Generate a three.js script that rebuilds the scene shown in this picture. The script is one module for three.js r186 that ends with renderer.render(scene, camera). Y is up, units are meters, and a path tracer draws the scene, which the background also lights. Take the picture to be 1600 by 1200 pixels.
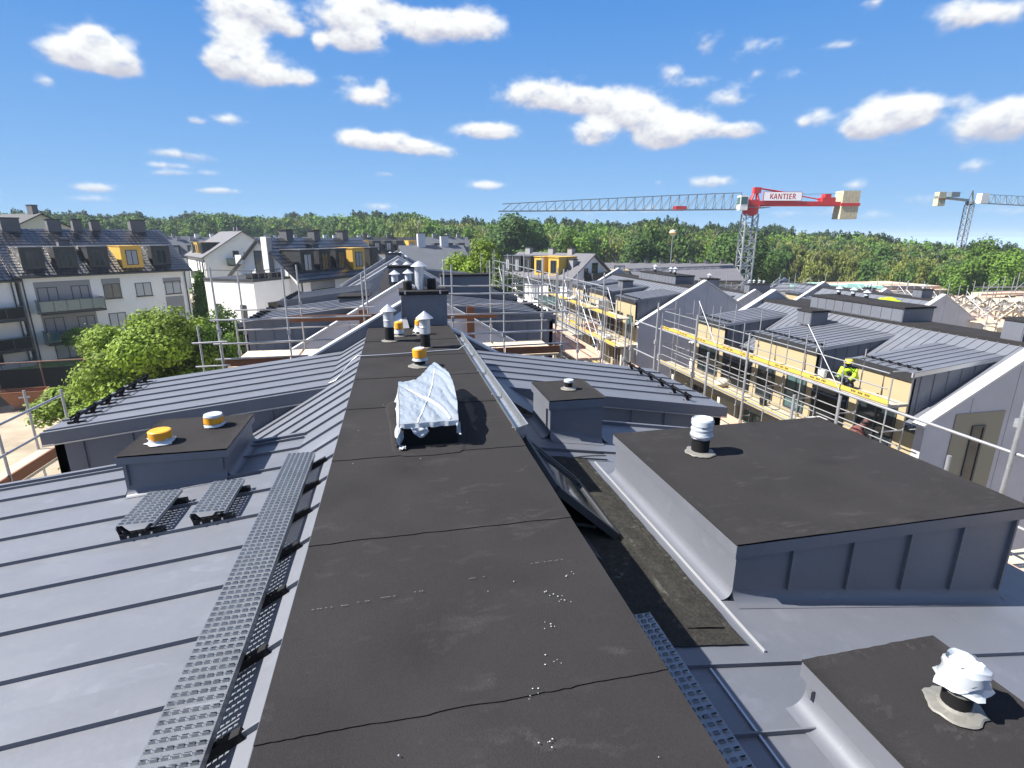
import * as THREE from 'three';
import { mergeGeometries } from 'three/addons/utils/BufferGeometryUtils.js';
import { MarchingCubes } from 'three/addons/objects/MarchingCubes.js';

// ---------- camera, sky, sun, exposure ----------
const R = Math.PI / 180;
const scene = new THREE.Scene();
const camera = new THREE.PerspectiveCamera(71.73, 4 / 3, 0.1, 4000);
camera.position.set(0, 11.5, 0);
camera.rotation.order = 'YXZ';
camera.rotation.set(-15.4885 * R, -12.1228 * R, 0);
const renderer = new THREE.WebGLRenderer({ antialias: true });
renderer.setSize(1024, 768);
renderer.toneMapping = THREE.LinearToneMapping;
renderer.toneMappingExposure = 2.6;
renderer.shadowMap.enabled = true;
const SUN_DIR = [-0.99, 1, -0.07];
const sun = new THREE.DirectionalLight(new THREE.Color().setRGB(1, 0.95, 0.87), 5);
sun.position.set(...SUN_DIR.map((v) => v * 120));
sun.castShadow = true;
Object.assign(sun.shadow.camera, { left: -140, right: 140, top: 140, bottom: -140, near: 1, far: 500 });
sun.shadow.mapSize.set(4096, 4096);
scene.add(sun, sun.target);

// ---------- random numbers and noise ----------
function rng(seed) { let s = seed | 0; return () => { s = (s + 0x6d2b79f5) | 0; let t = Math.imul(s ^ (s >>> 15), 1 | s); t = (t + Math.imul(t ^ (t >>> 7), 61 | t)) ^ t; return ((t ^ (t >>> 14)) >>> 0) / 4294967296; }; }
const RT = new Float32Array(65536); { const r = rng(7); for (let i = 0; i < 65536; i++) RT[i] = r(); }
const hash2 = (x, y) => RT[(Math.imul(x, 73856093) ^ Math.imul(y, 19349663)) >>> 3 & 65535];
const sm = (t) => t * t * (3 - 2 * t);
function vnoise(x, y, px = 0, py = px) {
  let xi = Math.floor(x), yi = Math.floor(y); const fx = sm(x - xi), fy = sm(y - yi);
  let x1 = xi + 1, y1 = yi + 1;
  if (px) { xi = ((xi % px) + px) % px; x1 = ((x1 % px) + px) % px; yi = ((yi % py) + py) % py; y1 = ((y1 % py) + py) % py; }
  const a = hash2(xi, yi), b = hash2(x1, yi), c = hash2(xi, y1), d = hash2(x1, y1);
  return a + (b - a) * fx + (c - a) * fy + (a - b - c + d) * fx * fy;
}
function fbm(x, y, oct, p = 0) { let v = 0, a = 0.5, s = 0; for (let i = 0; i < oct; i++) { v += a * vnoise(x, y, p); s += a; a *= 0.5; x *= 2; y *= 2; if (p) p *= 2; else { x += 17.3; y += 9.1; } } return v / s; }
const clamp = (v, a = 0, b = 1) => Math.min(b, Math.max(a, v));
const smooth = (a, b, v) => sm(clamp((v - a) / (b - a)));
const mix = (a, b, t) => a + (b - a) * t;

// ---------- sky ----------
{
  const W = 4096, H = 2048, half = H / 2, den = new Float32Array(W * half), ver = new Float32Array(W * half);
  // fair-weather clouds: azimuth, elevation, half width, half height (degrees), strength
  const seen = [[-24.2,13.4,2.1,0.9,1],[-22.2,13.8,2.4,1.6,1],[-22.6,14.5,1.1,0.8,1],[-21.3,13.1,1.5,0.8,0.9],[-26.1,11.2,0.7,0.5,0.5],[-10.9,18.1,3.8,1.4,1],[-12.3,16.3,2.2,1.1,0.8],[-7.9,17.2,1.1,0.6,0.7],[-11.8,14.4,3.0,1.6,1],[-13.6,14.3,1.6,1.1,0.9],[-10.1,13.6,1.6,0.8,0.9],[-2.9,18.4,3.0,1.8,1],[-2.2,16.8,2.2,0.9,1],[-5.6,16.5,0.7,0.7,0.8],[3.7,18.4,3.1,1.3,1],[7.9,18.5,3.4,1.3,1],[-0.2,19.5,2.2,0.8,0.9],[-7.4,13.7,1.3,0.7,0.8],[-3.5,13.9,1.1,0.4,0.35],[-1.6,12.5,2.8,0.9,0.75],[-0.2,13.5,0.7,0.7,0.6],[-16.4,9.6,0.9,0.4,0.6],[-13.9,9.9,1.6,0.5,0.5],[-18.5,6.9,1.7,0.4,0.55],[-16.4,6.6,1.5,0.4,0.5],[-19.0,5.9,1.7,0.3,0.5],[-16.0,5.4,0.9,0.3,0.5],[-18.8,5.3,1.5,0.3,0.6],[-2.8,9.0,2.1,0.8,1],[0.2,8.8,3.0,0.9,1],[3.3,8.3,2.2,0.7,0.8],[5.8,8.0,1.4,0.5,0.4],[-24.4,3.9,1.6,0.4,0.7],[-24.8,3.0,1.7,0.3,0.4],[-15.4,4.0,1.8,0.3,0.7],[-0.3,5.9,1.1,0.3,0.5],[9.7,10.0,3.1,0.8,1],[9.5,5.0,1.7,0.5,0.7],[-1.5,2.9,1.6,0.4,0.5],[15.2,13.1,4.3,1.3,1],[18.7,12.4,2.4,1.0,0.9],[22.3,12.0,3.5,1.6,1],[25.1,10.8,2.6,1.5,1],[28.1,9.9,3.7,1.4,1],[20.2,9.8,2.2,1.2,0.9],[26.4,9.1,2.3,1.0,0.9],[33.3,9.4,2.4,0.7,0.9],[27.3,14.3,1.2,0.8,0.45],[29.2,13.5,2.1,0.5,0.4],[32.4,12.2,2.0,1.0,0.45],[29.9,16.7,1.1,1.0,0.4],[34.7,15.6,2.2,0.7,0.4],[40.7,15.1,1.2,0.3,0.4],[34.5,13.7,0.7,0.5,0.4],[37.5,13.4,1.0,0.4,0.3],[39.8,9.8,1.3,0.9,0.5],[38.6,9.7,0.6,0.5,0.4],[44.6,9.5,2.7,1.6,0.95],[46.7,9.8,2.0,1.3,0.95],[43.4,8.8,1.6,1.0,0.8],[51.4,8.4,2.3,1.5,0.95],[53.1,8.4,1.6,1.5,0.95],[49.6,10.0,0.8,0.5,0.4],[48.4,15.8,1.6,1.1,0.75],[50.8,15.5,1.8,0.8,0.7],[42.6,17.6,0.9,0.4,0.5],[51.1,5.3,1.2,0.5,0.5],[31.6,5.1,2.2,0.6,0.65],[26.7,5.1,0.5,0.3,0.4],[43.4,4.3,0.9,0.5,0.5],[42.0,2.2,1.9,0.5,0.3],[45.8,1.8,2.6,0.4,0.3],[38.9,2.0,2.6,0.5,0.35],[22.5,2.4,4.4,0.4,0.3],[17.4,2.6,2.6,0.4,0.35],[48.7,3.0,1.9,0.6,0.3],[53.6,1.9,2.1,0.5,0.3],[26.3,2.8,1.8,0.5,0.35]];
  const r = rng(91), all = [...seen];
  for (let i = 0; i < 60; i++) {
    const e = 3 + 70 * Math.pow(r(), 1.5), a = r() * 360 - 180;
    if (a > -44 && a < 64 && e < 23) continue;
    const w = (2 + 5 * r()) * (0.5 + e / 30), h = w * (0.25 + 0.3 * r());
    for (let k = 0; k < 3; k++) all.push([a + (r() - 0.5) * w * 1.6, e + (r() - 0.5) * h, w * (0.5 + 0.5 * r()), h * (0.5 + 0.5 * r()), 0.6 + 0.4 * r()]);
  }
  for (const [a, e, rx, ry, s] of all) {
    const ce = Math.cos(e * R), k = 1.5, y0 = Math.max(0, Math.floor((e - ry * k) / 180 * H)), y1 = Math.min(half - 1, Math.ceil((e + ry * k) / 180 * H));
    const x0 = Math.floor((a - 90 - rx * k / ce) / 360 * W + W / 2), x1 = Math.ceil((a - 90 + rx * k / ce) / 360 * W + W / 2);
    for (let y = y0; y <= y1; y++) for (let x = x0; x <= x1; x++) {
      const ee = (y + 0.5) / H * 180, aa = (x + 0.5 - W / 2) / W * 360 + 90;
      const dx = (aa - a) * ce / rx, dy = (ee - e) / ry, q = 1 - (dx * dx + dy * dy) / (k * k);
      if (q <= 0) continue;
      const i = y * W + ((x % W) + W) % W, w = q * q * s * 1.5;
      ver[i] += w * dy; den[i] += w;
    }
  }
  const data = new Float32Array(W * H * 4);
  for (let y = 0; y < H; y++) {
    const e = (y + 0.5 - half) / H * 180, t = clamp(e / 24), t2 = clamp((e - 20) / 50);
    let cr = mix(0.5, 0.07, Math.pow(t, 0.42)), cg = mix(0.71, 0.27, Math.pow(t, 0.55)), cb = mix(0.93, 0.72, t);
    cr = mix(cr, 0.035, t2); cg = mix(cg, 0.14, t2); cb = mix(cb, 0.5, t2);
    for (let x = 0; x < W; x++) {
      const o = (y * W + x) * 4; let rr = cr, gg = cg, bb = cb;
      if (y < half) { data[o] = 0.26; data[o + 1] = 0.38; data[o + 2] = 0.53; data[o + 3] = 1; continue; }
      const i = (y - half) * W + x;
      if (den[i] > 0) {
        const u = x / W * 360, fl = 1.7;
        const n1 = fbm(u * 0.8, e * fl * 0.8, 6), n2 = fbm(u * 3 + 40, e * fl * 3, 5);
        const d = Math.min(den[i], 1.25) + (n1 - 0.5) * 1.15 + (n2 - 0.5) * 0.38;
        const al = Math.pow(smooth(0.1, 1.2, d), 0.9) * clamp(0.3 + den[i]);
        const v = 1.25 * ver[i] / den[i] + (n1 - 0.5) * 1.5 + (n2 - 0.5) * 0.6;
        const l = smooth(-1.2, 0.6, v), k2 = mix(0.6, 1.04, l);
        const hz = 1 - clamp(e / 8) * 1; // far low clouds take some of the air's colour
        const a2 = al * (1 - 0.35 * hz);
        rr = mix(rr, k2 * 0.98, a2); gg = mix(gg, k2, a2); bb = mix(bb, mix(0.7, 1.03, l), a2);
      }
      data[o] = rr * 0.392; data[o + 1] = gg * 0.392; data[o + 2] = bb * 0.392; data[o + 3] = 1;
    }
  }
  const t = new THREE.DataTexture(data, W, H, THREE.RGBAFormat, THREE.FloatType);
  t.mapping = THREE.EquirectangularReflectionMapping; t.magFilter = t.minFilter = THREE.LinearFilter; t.needsUpdate = true;
  scene.background = t; scene.environment = t;
}

// ---------- textures ----------
function tex(n, fn, srgb = true) {
  const d = new Uint8Array(n * n * 4);
  for (let y = 0; y < n; y++) for (let x = 0; x < n; x++) { const c = fn(x / n, y / n), o = (y * n + x) * 4; for (let k = 0; k < 3; k++) d[o + k] = clamp(c[k], 0, 1) * 255; d[o + 3] = 255; }
  const t = new THREE.DataTexture(d, n, n); t.wrapS = t.wrapT = THREE.RepeatWrapping; t.magFilter = THREE.LinearFilter; t.minFilter = THREE.LinearMipmapLinearFilter; t.generateMipmaps = true;
  if (srgb) t.colorSpace = THREE.SRGBColorSpace; t.needsUpdate = true; return t;
}
const rep = (t, s) => { const c = t.clone(); c.repeat.set(1 / s, 1 / s); c.needsUpdate = true; return c; };
const g3 = (v) => [v, v, v];
const L2S = (v) => (v <= 0.0031308 ? 12.92 * v : 1.055 * Math.pow(v, 1 / 2.4) - 0.055);
// a colour texture whose linear value is col * (1 + amp * noise)
const toned = (n, col, fn) => tex(n, (u, v) => { const k = fn(u, v); return Array.isArray(k) ? k.map(L2S) : col.map((c) => L2S(Math.max(0, c * k))); });
const grain = (u, v) => vnoise(u * 512, v * 512, 512);
const T = {};
T.feltBump = tex(512, (u, v) => g3(0.55 * grain(u, v) + 0.3 * vnoise(u * 200, v * 200, 200) + 0.15 * fbm(u * 8, v * 8, 3, 8)), false);
T.felt = toned(1024, [0.0345, 0.0328, 0.0338], (u, v) => {
  let k = 0.72 + 0.22 * vnoise(u * 1024, v * 1024, 1024) + 0.14 * vnoise(u * 340, v * 340, 340) + 0.34 * (fbm(u * 5, v * 5, 6, 5) - 0.5);
  const s = fbm(u * 9 + 3, v * 26, 4, 0); // thin pale scuffs left by boots and rolls
  const sp = vnoise(u * 260 + 9, v * 260, 260); if (sp > 0.988) k += 0.6;
  if (s > 0.66) k += (s - 0.66) * 3.5 * vnoise(u * 400, v * 400, 400);
  return k;
});
T.moss = toned(512, [0.06, 0.058, 0.045], (u, v) => {
  const f = fbm(u * 9, v * 9, 5, 9), g = fbm(u * 30 + 4, v * 30, 3, 30), k = 0.65 + 0.7 * vnoise(u * 256, v * 256, 256);
  const m = smooth(0.35, 0.75, f), p = 0.6 * smooth(0.62, 0.8, g) * smooth(0.5, 0.65, f);
  return [mix(0.056, 0.075, m) * k + 0.12 * p, mix(0.054, 0.073, m) * k + 0.118 * p, mix(0.048, 0.06, m) * k + 0.1 * p];
});
const metalFn = (amp) => (u, v) => 1 + amp * (fbm(u * 6, v * 6, 5, 6) - 0.5) + 0.05 * (vnoise(u * 180, v * 180, 180) - 0.5) + (vnoise(u * 64 + 5, v * 64, 64) > 0.965 ? 0.3 * vnoise(u * 300, v * 300, 300) : 0) + Math.max(0, fbm(u * 14 + 2, v * 14, 4, 14) - 0.66) * 0.8;
T.metal = toned(512, [0.138, 0.148, 0.172], metalFn(0.2));
T.metalR = tex(512, (u, v) => g3(0.44 + 0.16 * fbm(u * 7, v * 7, 4, 7) + 0.05 * vnoise(u * 200, v * 200, 200)), false);
T.plaster = toned(512, [0.8, 0.79, 0.77], (u, v) => 0.94 + 0.1 * fbm(u * 6, v * 6, 5, 6) + 0.05 * (vnoise(u * 400, v * 400, 400) - 0.5));
T.plasterB = tex(256, (u, v) => g3(vnoise(u * 256, v * 256, 256)), false);
T.grey = toned(512, [0.5, 0.49, 0.51], (u, v) => 0.9 + 0.22 * fbm(u * 5, v * 5, 5, 5) + 0.05 * (vnoise(u * 300, v * 300, 300) - 0.5));
T.sand = toned(1024, [0.34, 0.28, 0.205], (u, v) => { const f = fbm(u * 6, v * 6, 6, 6), t = Math.abs(fbm(u * 4 + 2, v * 14, 4, 0) - 0.5); return 0.55 + 0.75 * f + 0.16 * (vnoise(u * 500, v * 500, 500) - 0.5) - (t < 0.02 ? 0.14 : 0); });
T.grass = toned(512, [0.085, 0.13, 0.03], (u, v) => 0.5 + 0.6 * fbm(u * 8, v * 8, 5, 8) + 0.5 * (vnoise(u * 256, v * 256, 256) - 0.2));
T.wood = toned(512, [0.52, 0.4, 0.25], (u, v) => 0.75 + 0.3 * fbm(u * 3, v * 40, 4, 0) + 0.15 * vnoise(u * 8, v * 200, 0));
T.zinc = toned(256, [0.45, 0.46, 0.47], (u, v) => 0.75 + 0.4 * fbm(u * 12, v * 12, 4, 12) + (vnoise(u * 40, v * 40, 40) > 0.93 ? -0.25 : 0));
T.concrete = toned(512, [0.4, 0.39, 0.36], (u, v) => 0.75 + 0.4 * fbm(u * 7, v * 7, 5, 7) + 0.1 * (vnoise(u * 250, v * 250, 250) - 0.5));

// ---------- materials ----------
const std = (o) => new THREE.MeshStandardMaterial({ side: THREE.DoubleSide, ...o });
const col = (r, g, b) => new THREE.Color().setRGB(r, g, b);
const phys = (o) => new THREE.MeshPhysicalMaterial({ side: THREE.DoubleSide, ...o });
const plain = (r, g, b, rough = 0.8, metal = 0, extra = {}) => std({ color: col(r, g, b), roughness: rough, metalness: metal, ...extra });
const M = {
  felt: phys({ specularIntensity: 0.2, map: rep(T.felt, 1.9), bumpMap: rep(T.feltBump, 0.7), bumpScale: 0.0022, roughness: 0.88 }),
  feltSide: phys({ specularIntensity: 0.2, map: rep(T.felt, 0.7), roughness: 0.9 }),
  feltPale: phys({ specularIntensity: 0.3, map: rep(T.felt, 1.1), color: col(1, 1, 1), bumpMap: rep(T.feltBump, 0.9), bumpScale: 0.001, roughness: 0.72 }),
  moss: phys({ specularIntensity: 0.2, map: rep(T.moss, 2.9), color: col(0.6, 0.6, 0.62), bumpMap: rep(T.feltBump, 0.6), bumpScale: 0.003, roughness: 0.92 }),
  metal: std({ map: rep(T.metal, 2.6), color: col(1.05, 1.05, 1.07), roughnessMap: rep(T.metalR, 1.7), roughness: 0.95, metalness: 0.12 }),
  metalFar: std({ map: rep(T.metal, 6), color: col(1.05, 1.05, 1.07), roughness: 0.5, metalness: 0.12 }),
  black: phys({ color: col(0.012, 0.012, 0.013), roughness: 0.55, specularIntensity: 0.4 }),
  blackMatt: phys({ color: col(0.015, 0.015, 0.016), roughness: 0.9, specularIntensity: 0.2 }),
  galv: std({ map: rep(T.zinc, 0.5), color: col(0.95, 0.98, 1.02), roughness: 0.34, metalness: 0.7 }),
  tread: std({ map: rep(T.zinc, 0.5), color: col(0.66, 0.68, 0.71), roughness: 0.3, metalness: 0.55 }),
  tube: std({ map: rep(T.zinc, 0.6), color: col(0.95, 0.95, 0.97), roughness: 0.45, metalness: 0.55 }),
  coping: plain(0.6, 0.6, 0.6, 0.45, 0.1),
  drip: plain(0.55, 0.56, 0.58, 0.35, 0.5),
  hood: std({ map: rep(T.zinc, 0.4), color: col(1.25, 1.28, 1.35), roughness: 0.42, metalness: 0.5 }),
  sealant: std({ map: rep(T.concrete, 0.35), color: col(0.48, 0.48, 0.47), roughness: 0.55 }),
  tape: plain(0.85, 0.36, 0.02, 0.45),
  tapeWhite: plain(0.5, 0.53, 0.57, 0.4),
  film: new THREE.MeshPhysicalMaterial({ color: col(0.45, 0.51, 0.58), roughness: 0.14, transmission: 0.4, thickness: 0, side: THREE.DoubleSide, clearcoat: 0.5, clearcoatRoughness: 0.2 }),
  filmWhite: plain(0.5, 0.54, 0.59, 0.22),
  white: std({ map: rep(T.plaster, 3), bumpMap: rep(T.plasterB, 0.4), bumpScale: 0.001, roughness: 0.9 }),
  greyWall: std({ map: rep(T.grey, 3.2), bumpMap: rep(T.plasterB, 0.4), bumpScale: 0.001, roughness: 0.9 }),
  paleGrey: std({ map: rep(T.grey, 3.2), color: col(1.3, 1.3, 1.3), roughness: 0.9 }),
  greyPanel: plain(0.27, 0.27, 0.28, 0.85),
  beige: std({ map: rep(T.plaster, 2.6), color: col(0.5, 0.41, 0.25), roughness: 0.85 }),
  cream: std({ map: rep(T.plaster, 2.6), color: col(0.75, 0.7, 0.58), roughness: 0.85 }),
  surround: plain(0.3, 0.27, 0.19, 0.85),
  yellow: plain(0.62, 0.38, 0.06, 0.6),
  toe: plain(0.55, 0.4, 0.07, 0.7),
  brownBoard: std({ map: rep(T.wood, 1.1), color: col(0.42, 0.22, 0.16), roughness: 0.8 }),
  palePly: std({ map: rep(T.wood, 1.5), color: col(1.35, 1.4, 1.6), roughness: 0.8 }),
  deck: std({ map: rep(T.concrete, 1.2), color: col(1.2, 1.1, 0.95), roughness: 0.85 }),
  timber: std({ map: rep(T.wood, 1.3), color: col(1.15, 1.25, 1.45), roughness: 0.8 }),
  concrete: std({ map: rep(T.concrete, 2.5), roughness: 0.9 }),
  pink: std({ map: rep(T.concrete, 2), color: col(1.5, 1.0, 0.82), roughness: 0.9 }),
  tile: new THREE.MeshPhysicalMaterial({ color: col(0.035, 0.035, 0.04), roughness: 0.3, clearcoat: 1, clearcoatRoughness: 0.12, side: THREE.DoubleSide }),
  roofSheet: std({ map: rep(T.metal, 5), color: col(0.75, 0.75, 0.75), roughness: 0.55 }),
  roofGrey: std({ map: rep(T.grey, 4), color: col(0.24, 0.24, 0.26), roughness: 0.7 }),
  anth: plain(0.02, 0.021, 0.024, 0.6),
  frame: plain(0.04, 0.042, 0.047, 0.5),
  glass: plain(0.02, 0.028, 0.032, 0.06, 0, { }),
  glassPale: plain(0.3, 0.33, 0.36, 0.1),
  chimney: plain(0.11, 0.11, 0.12, 0.8),
  glassTeal: plain(0.07, 0.13, 0.13, 0.08),
  rail: plain(0.08, 0.082, 0.09, 0.5, 0.3),
  red: plain(0.55, 0.035, 0.04, 0.5),
  craneGrey: plain(0.2, 0.24, 0.26, 0.5, 0.3),
  mast: std({ map: rep(T.zinc, 1), color: col(0.95, 0.97, 1), roughness: 0.5, metalness: 0.3 }),
  ballast: std({ map: rep(T.concrete, 1.4), color: col(1.35, 1.25, 0.95), roughness: 0.9 }),
  orange: std({ map: rep(T.concrete, 0.9), color: col(0.75, 0.33, 0.17), roughness: 0.8 }),
  earth: plain(0.16, 0.12, 0.085, 0.95),
  rust: plain(0.22, 0.12, 0.09, 0.85),
  net: plain(0.012, 0.013, 0.014, 0.95),
  bark: plain(0.09, 0.07, 0.05, 0.95),
  barkPale: plain(0.4, 0.38, 0.33, 0.9),
  lime: plain(0.55, 0.75, 0.02, 0.6),
  hivis: plain(0.5, 0.75, 0.02, 0.6),
  helmet: plain(0.8, 0.6, 0.03, 0.4),
  skin: plain(0.45, 0.27, 0.19, 0.6),
  navy: plain(0.03, 0.035, 0.055, 0.8),
  maroon: plain(0.13, 0.045, 0.04, 0.85),
  mint: plain(0.35, 0.66, 0.58, 0.7),
  mortar: plain(0.32, 0.3, 0.27, 0.9),
};

M.cheek = M.boxMetal = M.seam = M.metal; // dormer sides, boxes and seams are folded from the same coated sheet as the roof
for (const m of new Set(Object.values(M))) m.color.multiplyScalar(0.83); // base colours for this exposure

// ---------- mesh builder ----------
const V = (x, y, z) => new THREE.Vector3(x, y, z);
const sub = (a, b) => [a[0] - b[0], a[1] - b[1], a[2] - b[2]], add = (a, b) => [a[0] + b[0], a[1] + b[1], a[2] + b[2]], mul = (a, s) => [a[0] * s, a[1] * s, a[2] * s];
const cross = (a, b) => [a[1] * b[2] - a[2] * b[1], a[2] * b[0] - a[0] * b[2], a[0] * b[1] - a[1] * b[0]];
const dot = (a, b) => a[0] * b[0] + a[1] * b[1] + a[2] * b[2];
const norm = (a) => { const l = Math.hypot(...a) || 1; return [a[0] / l, a[1] / l, a[2] / l]; };
const lerp3 = (a, b, t) => [mix(a[0], b[0], t), mix(a[1], b[1], t), mix(a[2], b[2], t)];
class MB {
  constructor() { this.p = []; this.n = []; this.u = []; }
  tri(a, b, c, na, nb, nc) {
    const n = norm(cross(sub(b, a), sub(c, a)));
    const ax = Math.abs(n[1]) > 0.999 ? [1, 0, 0] : norm(cross([0, 1, 0], n)), ay = cross(n, ax);
    [[a, na], [b, nb], [c, nc]].forEach(([q, m]) => { this.p.push(...q); this.n.push(...(m || n)); this.u.push(dot(q, ax), dot(q, ay)); });
    return this;
  }
  quad(a, b, c, d) { return this.tri(a, b, c).tri(a, c, d); }
  poly(pts) { // planar, simple outline
    const n = [0, 0, 0]; for (let i = 0; i < pts.length; i++) { const c = cross(pts[i], pts[(i + 1) % pts.length]); n[0] += c[0]; n[1] += c[1]; n[2] += c[2]; }
    const m = norm(n), e = Math.abs(m[1]) > 0.9 ? norm(cross([1, 0, 0], m)) : norm(cross([0, 1, 0], m)), f = cross(m, e);
    for (const t of THREE.ShapeUtils.triangulateShape(pts.map((q) => new THREE.Vector2(dot(q, e), dot(q, f))), [])) this.tri(pts[t[0]], pts[t[1]], pts[t[2]]);
    return this;
  }
  // outline pts extruded by vector d
  prism(pts, d) {
    const q = pts.map((a) => add(a, d)), N = pts.length;
    const n = cross(sub(pts[1], pts[0]), sub(pts[2], pts[0])), flip = dot(n, d) > 0;
    this.poly(flip ? [...pts].reverse() : pts); this.poly(flip ? q : [...q].reverse());
    for (let i = 0; i < N; i++) { const j = (i + 1) % N; if (flip) this.quad(pts[i], pts[j], q[j], q[i]); else this.quad(pts[j], pts[i], q[i], q[j]); }
    return this;
  }
  box(x0, y0, z0, x1, y1, z1) {
    if (x0 > x1) [x0, x1] = [x1, x0]; if (y0 > y1) [y0, y1] = [y1, y0]; if (z0 > z1) [z0, z1] = [z1, z0];
    return this.quad([x0, y0, z1], [x1, y0, z1], [x1, y1, z1], [x0, y1, z1]).quad([x1, y0, z0], [x0, y0, z0], [x0, y1, z0], [x1, y1, z0])
      .quad([x1, y0, z1], [x1, y0, z0], [x1, y1, z0], [x1, y1, z1]).quad([x0, y0, z0], [x0, y0, z1], [x0, y1, z1], [x0, y1, z0])
      .quad([x0, y1, z1], [x1, y1, z1], [x1, y1, z0], [x0, y1, z0]).quad([x0, y0, z0], [x1, y0, z0], [x1, y0, z1], [x0, y0, z1]);
  }
  // bar of section w (sideways) by h (along up) from a to b
  beam(a, b, w, h, up = [0, 1, 0]) {
    const d = norm(sub(b, a)); let s = cross(d, up); if (Math.hypot(...s) < 1e-4) s = cross(d, [1, 0, 0]); s = mul(norm(s), w / 2); const t = mul(norm(cross(s, d)), h / 2);
    const c = (p, i, j) => add(p, add(mul(s, i), mul(t, j)));
    const A = [c(a, -1, -1), c(a, 1, -1), c(a, 1, 1), c(a, -1, 1)], B = [c(b, -1, -1), c(b, 1, -1), c(b, 1, 1), c(b, -1, 1)];
    this.quad(A[3], A[2], A[1], A[0]).quad(...B);
    for (let i = 0; i < 4; i++) { const j = (i + 1) % 4; this.quad(A[i], A[j], B[j], B[i]); }
    return this;
  }
  tube(pts, r, seg = 8, r2 = r) {
    if (!Array.isArray(pts[0])) throw new Error('tube'); const rings = [];
    pts.forEach((p, i) => {
      const d = norm(sub(pts[Math.min(i + 1, pts.length - 1)], pts[Math.max(i - 1, 0)])), s = norm(cross(d, Math.abs(d[1]) > 0.9 ? [1, 0, 0] : [0, 1, 0])), t = cross(d, s), rr = mix(r, r2, i / (pts.length - 1));
      rings.push(Array.from({ length: seg }, (_, k) => { const a = k / seg * 2 * Math.PI, n = add(mul(s, Math.cos(a)), mul(t, Math.sin(a))); return [add(p, mul(n, rr)), n]; }));
    });
    for (let i = 0; i + 1 < rings.length; i++) for (let k = 0; k < seg; k++) {
      const l = (k + 1) % seg, a = rings[i][k], b = rings[i][l], c = rings[i + 1][l], d = rings[i + 1][k];
      this.tri(a[0], b[0], c[0], a[1], b[1], c[1]).tri(a[0], c[0], d[0], a[1], c[1], d[1]);
    }
    const f = rings[0].map((x) => x[0]), l = rings[rings.length - 1].map((x) => x[0]);
    for (let k = 1; k + 1 < seg; k++) { this.tri(f[0], f[k + 1], f[k]); this.tri(l[0], l[k], l[k + 1]); }
    return this;
  }
  // surface of revolution round a vertical axis through c; profile [[r, y], ...] from the bottom up
  lathe(c, prof, seg = 16, wob) {
    const P = (i, k) => { const a = k / seg * 2 * Math.PI, [r, y] = prof[i], w = wob ? wob(k % seg, i) : 1; return [c[0] + Math.cos(a) * r * w, c[1] + y, c[2] - Math.sin(a) * r * w]; };
    for (let i = 0; i + 1 < prof.length; i++) for (let k = 0; k < seg; k++) {
      const dr = prof[i + 1][0] - prof[i][0], dy = prof[i + 1][1] - prof[i][1], nn = (kk) => { const a = kk / seg * 2 * Math.PI; return norm([Math.cos(a) * dy, -dr, -Math.sin(a) * dy]); };
      const a = P(i, k), b = P(i, k + 1), c2 = P(i + 1, k + 1), d = P(i + 1, k), n0 = nn(k), n1 = nn(k + 1);
      if (prof[i][0] > 1e-6) this.tri(a, b, c2, n0, n1, n1);
      if (prof[i + 1][0] > 1e-6) this.tri(a, c2, d, n0, n1, n0);
    }
    return this;
  }
  grid(nu, nv, fn) { // smooth surface fn(u, v)
    const P = [], N = [];
    for (let j = 0; j <= nv; j++) for (let i = 0; i <= nu; i++) P.push(fn(i / nu, j / nv));
    const at = (i, j) => P[clamp(j, 0, nv) * (nu + 1) + clamp(i, 0, nu)];
    for (let j = 0; j <= nv; j++) for (let i = 0; i <= nu; i++) N.push(norm(cross(sub(at(i + 1, j), at(i - 1, j)), sub(at(i, j + 1), at(i, j - 1)))));
    for (let j = 0; j < nv; j++) for (let i = 0; i < nu; i++) { const k = j * (nu + 1) + i, q = [k, k + 1, k + nu + 2, k + nu + 1]; this.tri(P[q[0]], P[q[1]], P[q[2]], N[q[0]], N[q[1]], N[q[2]]); this.tri(P[q[0]], P[q[2]], P[q[3]], N[q[0]], N[q[2]], N[q[3]]); }
    return this;
  }
  geo(o = [0, 0, 0]) {
    const g = new THREE.BufferGeometry(), p = new Float32Array(this.p);
    for (let i = 0; i < p.length; i += 3) { p[i] -= o[0]; p[i + 1] -= o[1]; p[i + 2] -= o[2]; }
    g.setAttribute('position', new THREE.BufferAttribute(p, 3)); g.setAttribute('normal', new THREE.BufferAttribute(new Float32Array(this.n), 3)); g.setAttribute('uv', new THREE.BufferAttribute(new Float32Array(this.u), 2));
    return g;
  }
}
const taken = {};
const numbered = (n) => { const k = (taken[n] = (taken[n] ?? -1) + 1); return k ? n + '_' + String(k).padStart(3, '0') : n; };
const ORG = new Map();
function tag(o, label, category, group, kind) { Object.assign(o.userData, { label, category }); if (group) o.userData.group = group; if (kind) o.userData.kind = kind; return o; }
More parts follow.
